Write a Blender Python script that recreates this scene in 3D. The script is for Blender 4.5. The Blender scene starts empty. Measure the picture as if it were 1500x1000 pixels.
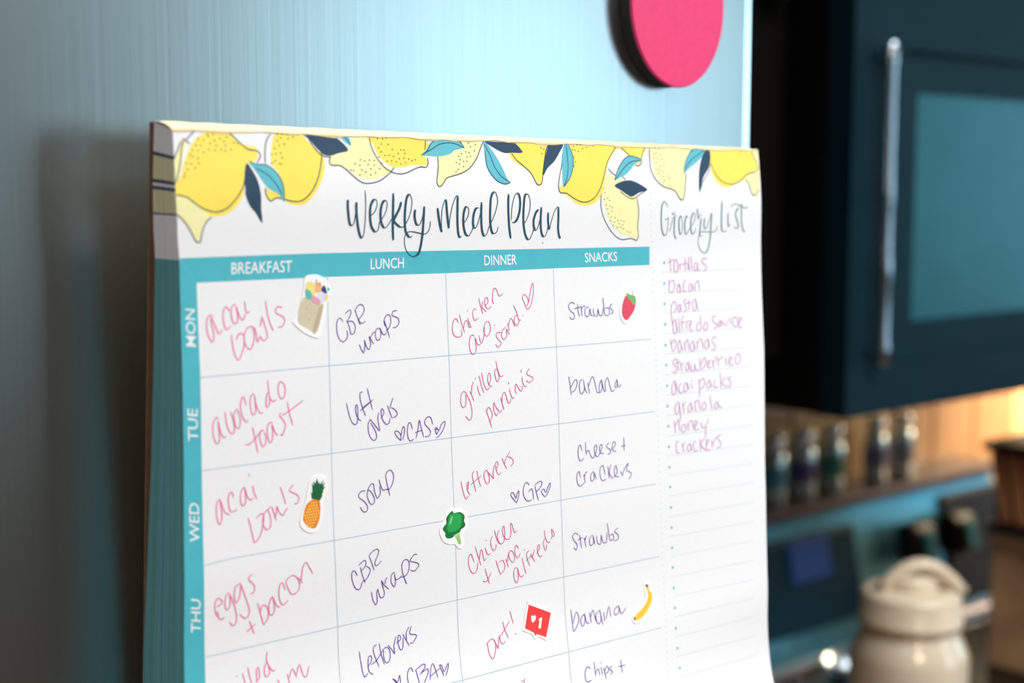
import bpy, bmesh, math, json, random
from mathutils import Vector, geometry
random.seed(7)
scene = bpy.context.scene
col = scene.collection
EYE = 1.45                       # camera height above the kitchen floor; z below is given from the eye
# ---------------------------------------------------------------- camera
FPX, YAW, PITCH = 1976.539293, 0.681074, 0.106997
cd = bpy.data.cameras.new('camera'); cam = bpy.data.objects.new('camera', cd); col.objects.link(cam)
cam.location = (-0.145513, -0.311342, EYE)
cam.rotation_euler = (math.pi/2 - PITCH, 0, -YAW)
cd.sensor_width = 36; cd.sensor_fit = 'HORIZONTAL'; cd.lens = FPX/1500*36
cd.clip_start = .01
cd.dof.use_dof = True; cd.dof.focus_distance = .395; cd.dof.aperture_fstop = 8.3
scene.camera = cam
# ---------------------------------------------------------------- light
w = bpy.data.worlds.new('sky'); scene.world = w; w.use_nodes = True
w.node_tree.nodes['Background'].inputs[0].default_value = (.55, .75, 1, 1)
w.node_tree.nodes['Background'].inputs[1].default_value = .6
def area(name, loc, rot, sx, sy, power, color):
    l = bpy.data.lights.new(name, 'AREA'); l.shape = 'RECTANGLE'; l.size = sx; l.size_y = sy; l.energy = power; l.color = color
    o = bpy.data.objects.new(name, l); o.location = loc; o.rotation_euler = rot; col.objects.link(o); return o
# daylight through the window in the wall behind the camera, and the one in the right wall
area('window_daylight', (2.75, -3.16, EYE+.24), (math.radians(90), 0, 0), 1.5, 1.3, 14.2, (.70, .93, 1))
area('side_window_daylight', (4.36, -1.25, EYE+.15), (math.radians(90), 0, math.radians(90)), 1.3, 1.3, 12, (.50, .88, 1))
# added fill lights without fixtures; the first brightens the page from above
area('page_fill_light', (.75, -.85, EYE+.93), (0, 0, 0), 1.1, 1.1, 45, (.945, .98, 1))
area('left_fill_light', (-2.0, -.9, EYE+.1), (math.radians(90), 0, math.radians(-90)), .9, .9, 6.5, (.66, .82, 1))  # added cool fill for the shaded left side of the pad
area('warm_fill_light', (-1.0, -2.2, EYE+.93), (0, 0, 0), .6, .6, 34, (1, .74, .52))  # added warm fill to lift the brown walls mirrored in the steel
# lamp under the microwave
area('cooktop_lamp_light', (1.72, .60, EYE-.205), (0, 0, 0), .40, .10, 6, (1, .78, .50))
scene.view_settings.view_transform = 'Standard'; scene.view_settings.look = 'None'
scene.view_settings.exposure = 0.0; scene.view_settings.gamma = 1; scene.view_settings.use_curve_mapping = False
# ---------------------------------------------------------------- materials
def lin(c): return tuple(((x/255)/12.92 if x/255 <= .04045 else ((x/255+.055)/1.055)**2.4) for x in c)
MATS = {}
def mat(name, rgb, rough=.5, metal=0, vary=.06, scale=30, stretch=(1, 1, 1), bump=0, coat=0, trans=0, sss=0, spec=None):
    if name in MATS: return MATS[name]
    m = bpy.data.materials.new(name); m.use_nodes = True; nt = m.node_tree; b = nt.nodes['Principled BSDF']
    c = lin(rgb); b.inputs['Roughness'].default_value = rough; b.inputs['Metallic'].default_value = metal
    tc = nt.nodes.new('ShaderNodeTexCoord'); mp = nt.nodes.new('ShaderNodeMapping'); mp.inputs['Scale'].default_value = stretch
    nz = nt.nodes.new('ShaderNodeTexNoise'); nz.inputs['Scale'].default_value = scale; nz.inputs['Detail'].default_value = 4
    cr = nt.nodes.new('ShaderNodeValToRGB')
    cr.color_ramp.elements[0].position = .3; cr.color_ramp.elements[1].position = .7
    cr.color_ramp.elements[0].color = (*[x*(1-vary) for x in c], 1); cr.color_ramp.elements[1].color = (*[min(1, x*(1+vary)) for x in c], 1)
    L = nt.links.new
    L(tc.outputs['Object'], mp.inputs[0]); L(mp.outputs[0], nz.inputs[0]); L(nz.outputs[0], cr.inputs[0]); L(cr.outputs[0], b.inputs['Base Color'])
    if bump:
        bp = nt.nodes.new('ShaderNodeBump'); bp.inputs['Strength'].default_value = bump; bp.inputs['Distance'].default_value = .001
        L(nz.outputs[0], bp.inputs['Height']); L(bp.outputs[0], b.inputs['Normal'])
    if coat: b.inputs['Coat Weight'].default_value = coat
    if trans: b.inputs['Transmission Weight'].default_value = trans
    if sss: b.inputs['Subsurface Weight'].default_value = sss; b.inputs['Subsurface Scale'].default_value = .01
    if spec is not None: b.inputs['Specular IOR Level'].default_value = spec
    MATS[name] = m; return m
def flat(name, rgb, rough=.55): return mat(name, rgb, rough, vary=.03, scale=300)
def emis(name, rgb, k):
    m = mat(name, rgb, .4); b = m.node_tree.nodes['Principled BSDF']
    b.inputs['Emission Color'].default_value = (*lin(rgb), 1); b.inputs['Emission Strength'].default_value = k; return m
PAPER = mat('paper', (238, 238, 240), .6, vary=.012, scale=900)
STEEL = mat('brushed_steel', (200, 220, 226), .29, 1, vary=.03, scale=1, stretch=(700, 700, 5), bump=.02)
STEEL.node_tree.nodes['Principled BSDF'].inputs['Anisotropic'].default_value = .35
tn = STEEL.node_tree.nodes.new('ShaderNodeTangent'); tn.direction_type = 'RADIAL'; tn.axis = 'Z'
STEEL.node_tree.links.new(tn.outputs[0], STEEL.node_tree.nodes['Principled BSDF'].inputs['Tangent'])
EDGE = mat('polished_steel', (225, 235, 240), .22, 1, vary=.02)
BLACK = mat('black_enamel', (9, 9, 10), .35)
DARKSTEEL = mat('dark_steel', (38, 62, 72), .42, .7, vary=.08)
ESPRESSO = mat('espresso_wood', (5, 3, 2), .8, spec=.08, vary=.3, scale=6, stretch=(8, 8, 1), bump=.1)
# ---------------------------------------------------------------- object helpers
def link(name, me, m, parent=None, loc=(0, 0, 0)):
    o = bpy.data.objects.new(name, me)
    for x in (m if isinstance(m, (list, tuple)) else [m]): me.materials.append(x)
    o.location = loc; o.parent = parent; col.objects.link(o); return o
def tag(o, label=None, cat=None, group=None, kind=None):
    if label: o['label'] = label
    if cat: o['category'] = cat
    if group: o['group'] = group
    if kind: o['kind'] = kind
    return o
def thing(name, loc, label, cat, group=None, rz=0):
    o = bpy.data.objects.new(name, None); o.empty_display_size = .02; o.location = (loc[0], loc[1], loc[2]+EYE); o.rotation_euler.z = rz; col.objects.link(o)
    return tag(o, label, cat, group)
def mesh_of(bm, smooth=False):
    bmesh.ops.recalc_face_normals(bm, faces=bm.faces)
    me = bpy.data.meshes.new('m'); bm.to_mesh(me); bm.free()
    if smooth:
        for p in me.polygons: p.use_smooth = True
    return me
def box(bm, x0, x1, y0, y1, z0, z1, bev=0, seg=2):
    vs = [bm.verts.new(p) for p in ((x0,y0,z0),(x1,y0,z0),(x1,y1,z0),(x0,y1,z0),(x0,y0,z1),(x1,y0,z1),(x1,y1,z1),(x0,y1,z1))]
    fs = [bm.faces.new([vs[i] for i in f]) for f in ((0,3,2,1),(4,5,6,7),(0,1,5,4),(1,2,6,5),(2,3,7,6),(3,0,4,7))]
    if bev:
        es = list({e for f in fs for e in f.edges})
        bmesh.ops.bevel(bm, geom=es, offset=bev, segments=seg, affect='EDGES', profile=.5)
def bx(name, b, m, parent=None, o=(0, 0, 0), bev=0, seg=2, smooth=False):
    """box part; b = x0,x1,y0,y1,z0,z1 in world numbers (z from the eye), o = the thing's base"""
    bm = bmesh.new(); box(bm, b[0]-o[0], b[1]-o[0], b[2]-o[1], b[3]-o[1], b[4]-o[2], b[5]-o[2], bev, seg)
    return link(name, mesh_of(bm, smooth), m, parent)
def lathe(prof, n=32):
    bm = bmesh.new(); rings = []
    for r_, z in prof:
        if r_ < 1e-6: rings.append([bm.verts.new((0, 0, z))])
        else: rings.append([bm.verts.new((r_*math.cos(2*math.pi*i/n), r_*math.sin(2*math.pi*i/n), z)) for i in range(n)])
    for a, b in zip(rings, rings[1:]):
        for i in range(n):
            j = (i+1) % n
            if len(a) == 1 and len(b) > 1: bm.faces.new((a[0], b[i], b[j]))
            elif len(b) == 1 and len(a) > 1: bm.faces.new((a[i], a[j], b[0]))
            elif len(a) > 1: bm.faces.new((a[i], a[j], b[j], b[i]))
    return bm
def tube(pts, rad, n=12):
    bm = bmesh.new(); rings = []
    for k, p in enumerate(pts):
        p = Vector(p); q = Vector(pts[min(k+1, len(pts)-1)]); q0 = Vector(pts[max(k-1, 0)]); t = (q-q0).normalized()
        a = t.orthogonal().normalized() if k == 0 else (a - t*a.dot(t)).normalized(); b = t.cross(a)
        rings.append([bm.verts.new(p+a*rad*math.cos(2*math.pi*i/n)+b*rad*math.sin(2*math.pi*i/n)) for i in range(n)])
    for a_, b_ in zip(rings, rings[1:]):
        for i in range(n): bm.faces.new((a_[i], a_[(i+1) % n], b_[(i+1) % n], b_[i]))
    bm.faces.new(rings[0]); bm.faces.new(rings[-1][::-1]); return bm
def frame_ring(bm, X0, X1, Z0_, Z1, x0, x1, z0, z1, y0, y1):
    for b in ((X0, x0, Z0_, Z1), (x1, X1, Z0_, Z1), (x0, x1, z1, Z1), (x0, x1, Z0_, z0)): box(bm, b[0], b[1], y0, y1, b[2], b[3])
# ================================================================ ROOM
FL = -EYE
wallm = mat('warm_wall_paint', (120, 104, 88), .8, scale=8)
darkm = mat('brown_wall_paint', (92, 72, 56), .8, scale=8)
floorm = mat('wood_floor', (88, 62, 42), .5, vary=.25, scale=3, stretch=(1, 12, 1))
def struct(name, b, m, **k):
    o = bx(name, b, m, **k); o.location.z = EYE; return tag(o, kind='structure')
struct('floor', (-2.6, 4.5, -3.3, .85, FL-.1, FL), floorm)
struct('ceiling', (-2.6, 4.5, -3.3, .85, .98, 1.08), mat('ceiling_paint', (190, 180, 168), .85))
struct('wall_left', (-2.6, -2.5, -3.3, .85, FL, .98), darkm)
wf = struct('wall_front', (-2.5, 4.4, .75, .85, FL, .98), wallm)
def holed_wall(name, axis, b, hole, m):
    bm = bmesh.new()
    if axis == 'y':
        x0, x1, y0, y1 = b; h0, h1, z0, z1 = hole
        for c in ((x0, h0, FL, .98), (h1, x1, FL, .98), (h0, h1, FL, z0), (h0, h1, z1, .98)): box(bm, c[0], c[1], y0, y1, c[2], c[3])
    else:
        x0, x1, y0, y1 = b; h0, h1, z0, z1 = hole
        for c in ((y0, h0, FL, .98), (h1, y1, FL, .98), (h0, h1, FL, z0), (h0, h1, z1, .98)): box(bm, x0, x1, c[0], c[1], c[2], c[3])
    o = link(name, mesh_of(bm), m); o.location.z = EYE; return tag(o, kind='structure')
holed_wall('wall_back', 'y', (-2.5, 4.4, -3.3, -3.2), (2.0, 3.5, -.42, .9), darkm)
holed_wall('wall_right', 'x', (4.4, 4.5, -3.2, .75), (-1.9, -.6, -.5, .8), darkm)
whitep = mat('white_window_paint', (225, 225, 222), .4)
wn = bpy.data.objects.new('window_1', None); wn.location = (2.75, -3.2, EYE+.24); col.objects.link(wn); tag(wn, kind='structure')
for nm, b in (('window_frame', (-.75, -.71)), ('window_frame', (.71, .75)), ('window_mullion', (-.02, .02))):
    bx(nm, (b[0], b[1], -.1, 0.02, -.66, .66), whitep, wn)
bx('window_sill', (-.8, .8, -.1, .08, -.70, -.66), whitep, wn)
wn2 = bpy.data.objects.new('window_2', None); wn2.location = (4.4, -1.25, EYE+.15); col.objects.link(wn2); tag(wn2, kind='structure')
for b in ((-.65, -.61), (.61, .65)): bx('window_frame', (-.02, .1, b[0], b[1], -.65, .65), whitep, wn2)
bx('window_sill', (-.08, .1, -.7, .7, -.69, -.65), whitep, wn2)
# tiled splashback behind the range: each tile a piece of the wall
tiles = [mat('tan_tile_%d' % i, c, .45, vary=.12, scale=18) for i, c in enumerate(((196, 160, 118), (176, 138, 98), (210, 176, 130), (150, 116, 84)))]
tb = bmesh.new(); box(tb, -.0485, .0485, -.008, 0, -.0485, .0485, .002, 1); tme = mesh_of(tb)
for i in range(14):
    for j in range(4):
        me = tme.copy(); o = link('tile', me, tiles[(i*7+j*5+(i*j) % 3) % 4], wf, (.80+i*.1, .75, -.18-j*.1-.045))
# ================================================================ FRIDGE
FX1 = .2500; FY = .032
fr = thing('refrigerator', (-.2, .4, -EYE), 'brushed steel refrigerator the meal planner hangs on', 'refrigerator'); fo = (-.2, .4, -EYE)
bx('cabinet_body', (-.655, FX1-.006, .10, .745, -1.43, .36), mat('fridge_side', (6, 6, 6), .7, spec=.1), fr, fo, .004)
def door(name, z0, z1):
    bm = bmesh.new(); n = 8; R_ = .0042; prof = []
    X0, X1 = -.66-fo[0], FX1-fo[0]; Y0, Y1 = FY-fo[1], .092-fo[1]
    prof += [(X1-.0060, Y0), (X1-.0060, Y0+.004), (X1-.0006, Y0+.004)]
    prof += [(X1, Y1), (X0, Y1)]
    for i in range(n+1):
        a = math.pi/2*i/n; prof.append((X0+R_-R_*math.cos(a), Y0+R_-R_*math.sin(a)))
    lo = [bm.verts.new((x, y, z0-fo[2])) for x, y in prof]; hi = [bm.verts.new((x, y, z1-fo[2])) for x, y in prof]
    m_ = len(prof)
    for i in range(m_): bm.faces.new((lo[i], lo[(i+1) % m_], hi[(i+1) % m_], hi[i]))
    bm.faces.new(lo); bm.faces.new(hi)
    me = mesh_of(bm)
    for p in me.polygons:
        nrm = p.normal; p.use_smooth = abs(nrm.z) < .5 and abs(nrm.x) > .01 and abs(nrm.y) > .01
    dd_ = link(name, me, STEEL, fr)
    bm = bmesh.new(); pr = [(X1-.0059, Y0), (X1-.0008, Y0+.0011), (X1, Y0+.0019), (X1, Y0+.0045), (X1-.0059, Y0+.0045)]
    a_ = [bm.verts.new((x, y, z0-fo[2])) for x, y in pr]; b_ = [bm.verts.new((x, y, z1-fo[2])) for x, y in pr]
    for i in range(5): bm.faces.new((a_[i], a_[(i+1) % 5], b_[(i+1) % 5], b_[i]))
    bm.faces.new(a_); bm.faces.new(b_)
    tag(link('edge_trim', mesh_of(bm), mat('bright_trim', (235, 245, 250), .25, 1, vary=.01), dd_), 'bright bevelled edge strip of the door'); return dd_
d1 = door('door', -.62, .36); d2 = door('freezer_drawer', -1.38, -.63)
for par, pts in ((d2, [(-.60-fo[0], FY-.04-fo[1], -.70-fo[2]), (.19-fo[0], FY-.04-fo[1], -.70-fo[2])]),):
    link('handle', mesh_of(tube(pts, .011), True), EDGE, par)
    for x in (-.56, .15): link('handle_post', mesh_of(tube([(x-fo[0], FY-.04-fo[1], -.70-fo[2]), (x-fo[0], FY+.002-fo[1], -.70-fo[2])], .007), True), EDGE, par)
# pink magnet, an oval disc
mo = (.2022, FY, .0667-.0287)
mg = thing('magnet', mo, 'deep pink oval disc magnet near the upper right door edge', 'magnet')
def disc(rx, rz, y0, y1, cz, bev):
    bm = bmesh.new(); n = 96; rings = []
    for y, k in ((y1, 1.0), (y0+bev, 1.0), (y0+bev*.3, 1-bev*.3/rx), (y0, 1-bev/rx)):
        rings.append([bm.verts.new((rx*k*math.cos(2*math.pi*i/n), y, cz+rz*k*math.sin(2*math.pi*i/n))) for i in range(n)])
    for a, b in zip(rings, rings[1:]):
        for i in range(n): bm.faces.new((a[i], a[(i+1) % n], b[(i+1) % n], b[i]))
    bm.faces.new(rings[-1]); bm.faces.new(rings[0][::-1]); return bm
link('disc_face', mesh_of(disc(.0229, .0287, -.0070, -.0058, .0287, .0004), False), mat('pink_plastic', (226, 54, 112), .5, vary=.05, scale=500), mg)
tag(link('magnet_back', mesh_of(disc(.0226, .0284, -.0058, -.0001, .0287, .0002), False), mat('magnet_rubber', (30, 24, 24), .7), mg), 'black rubber backing')
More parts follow.
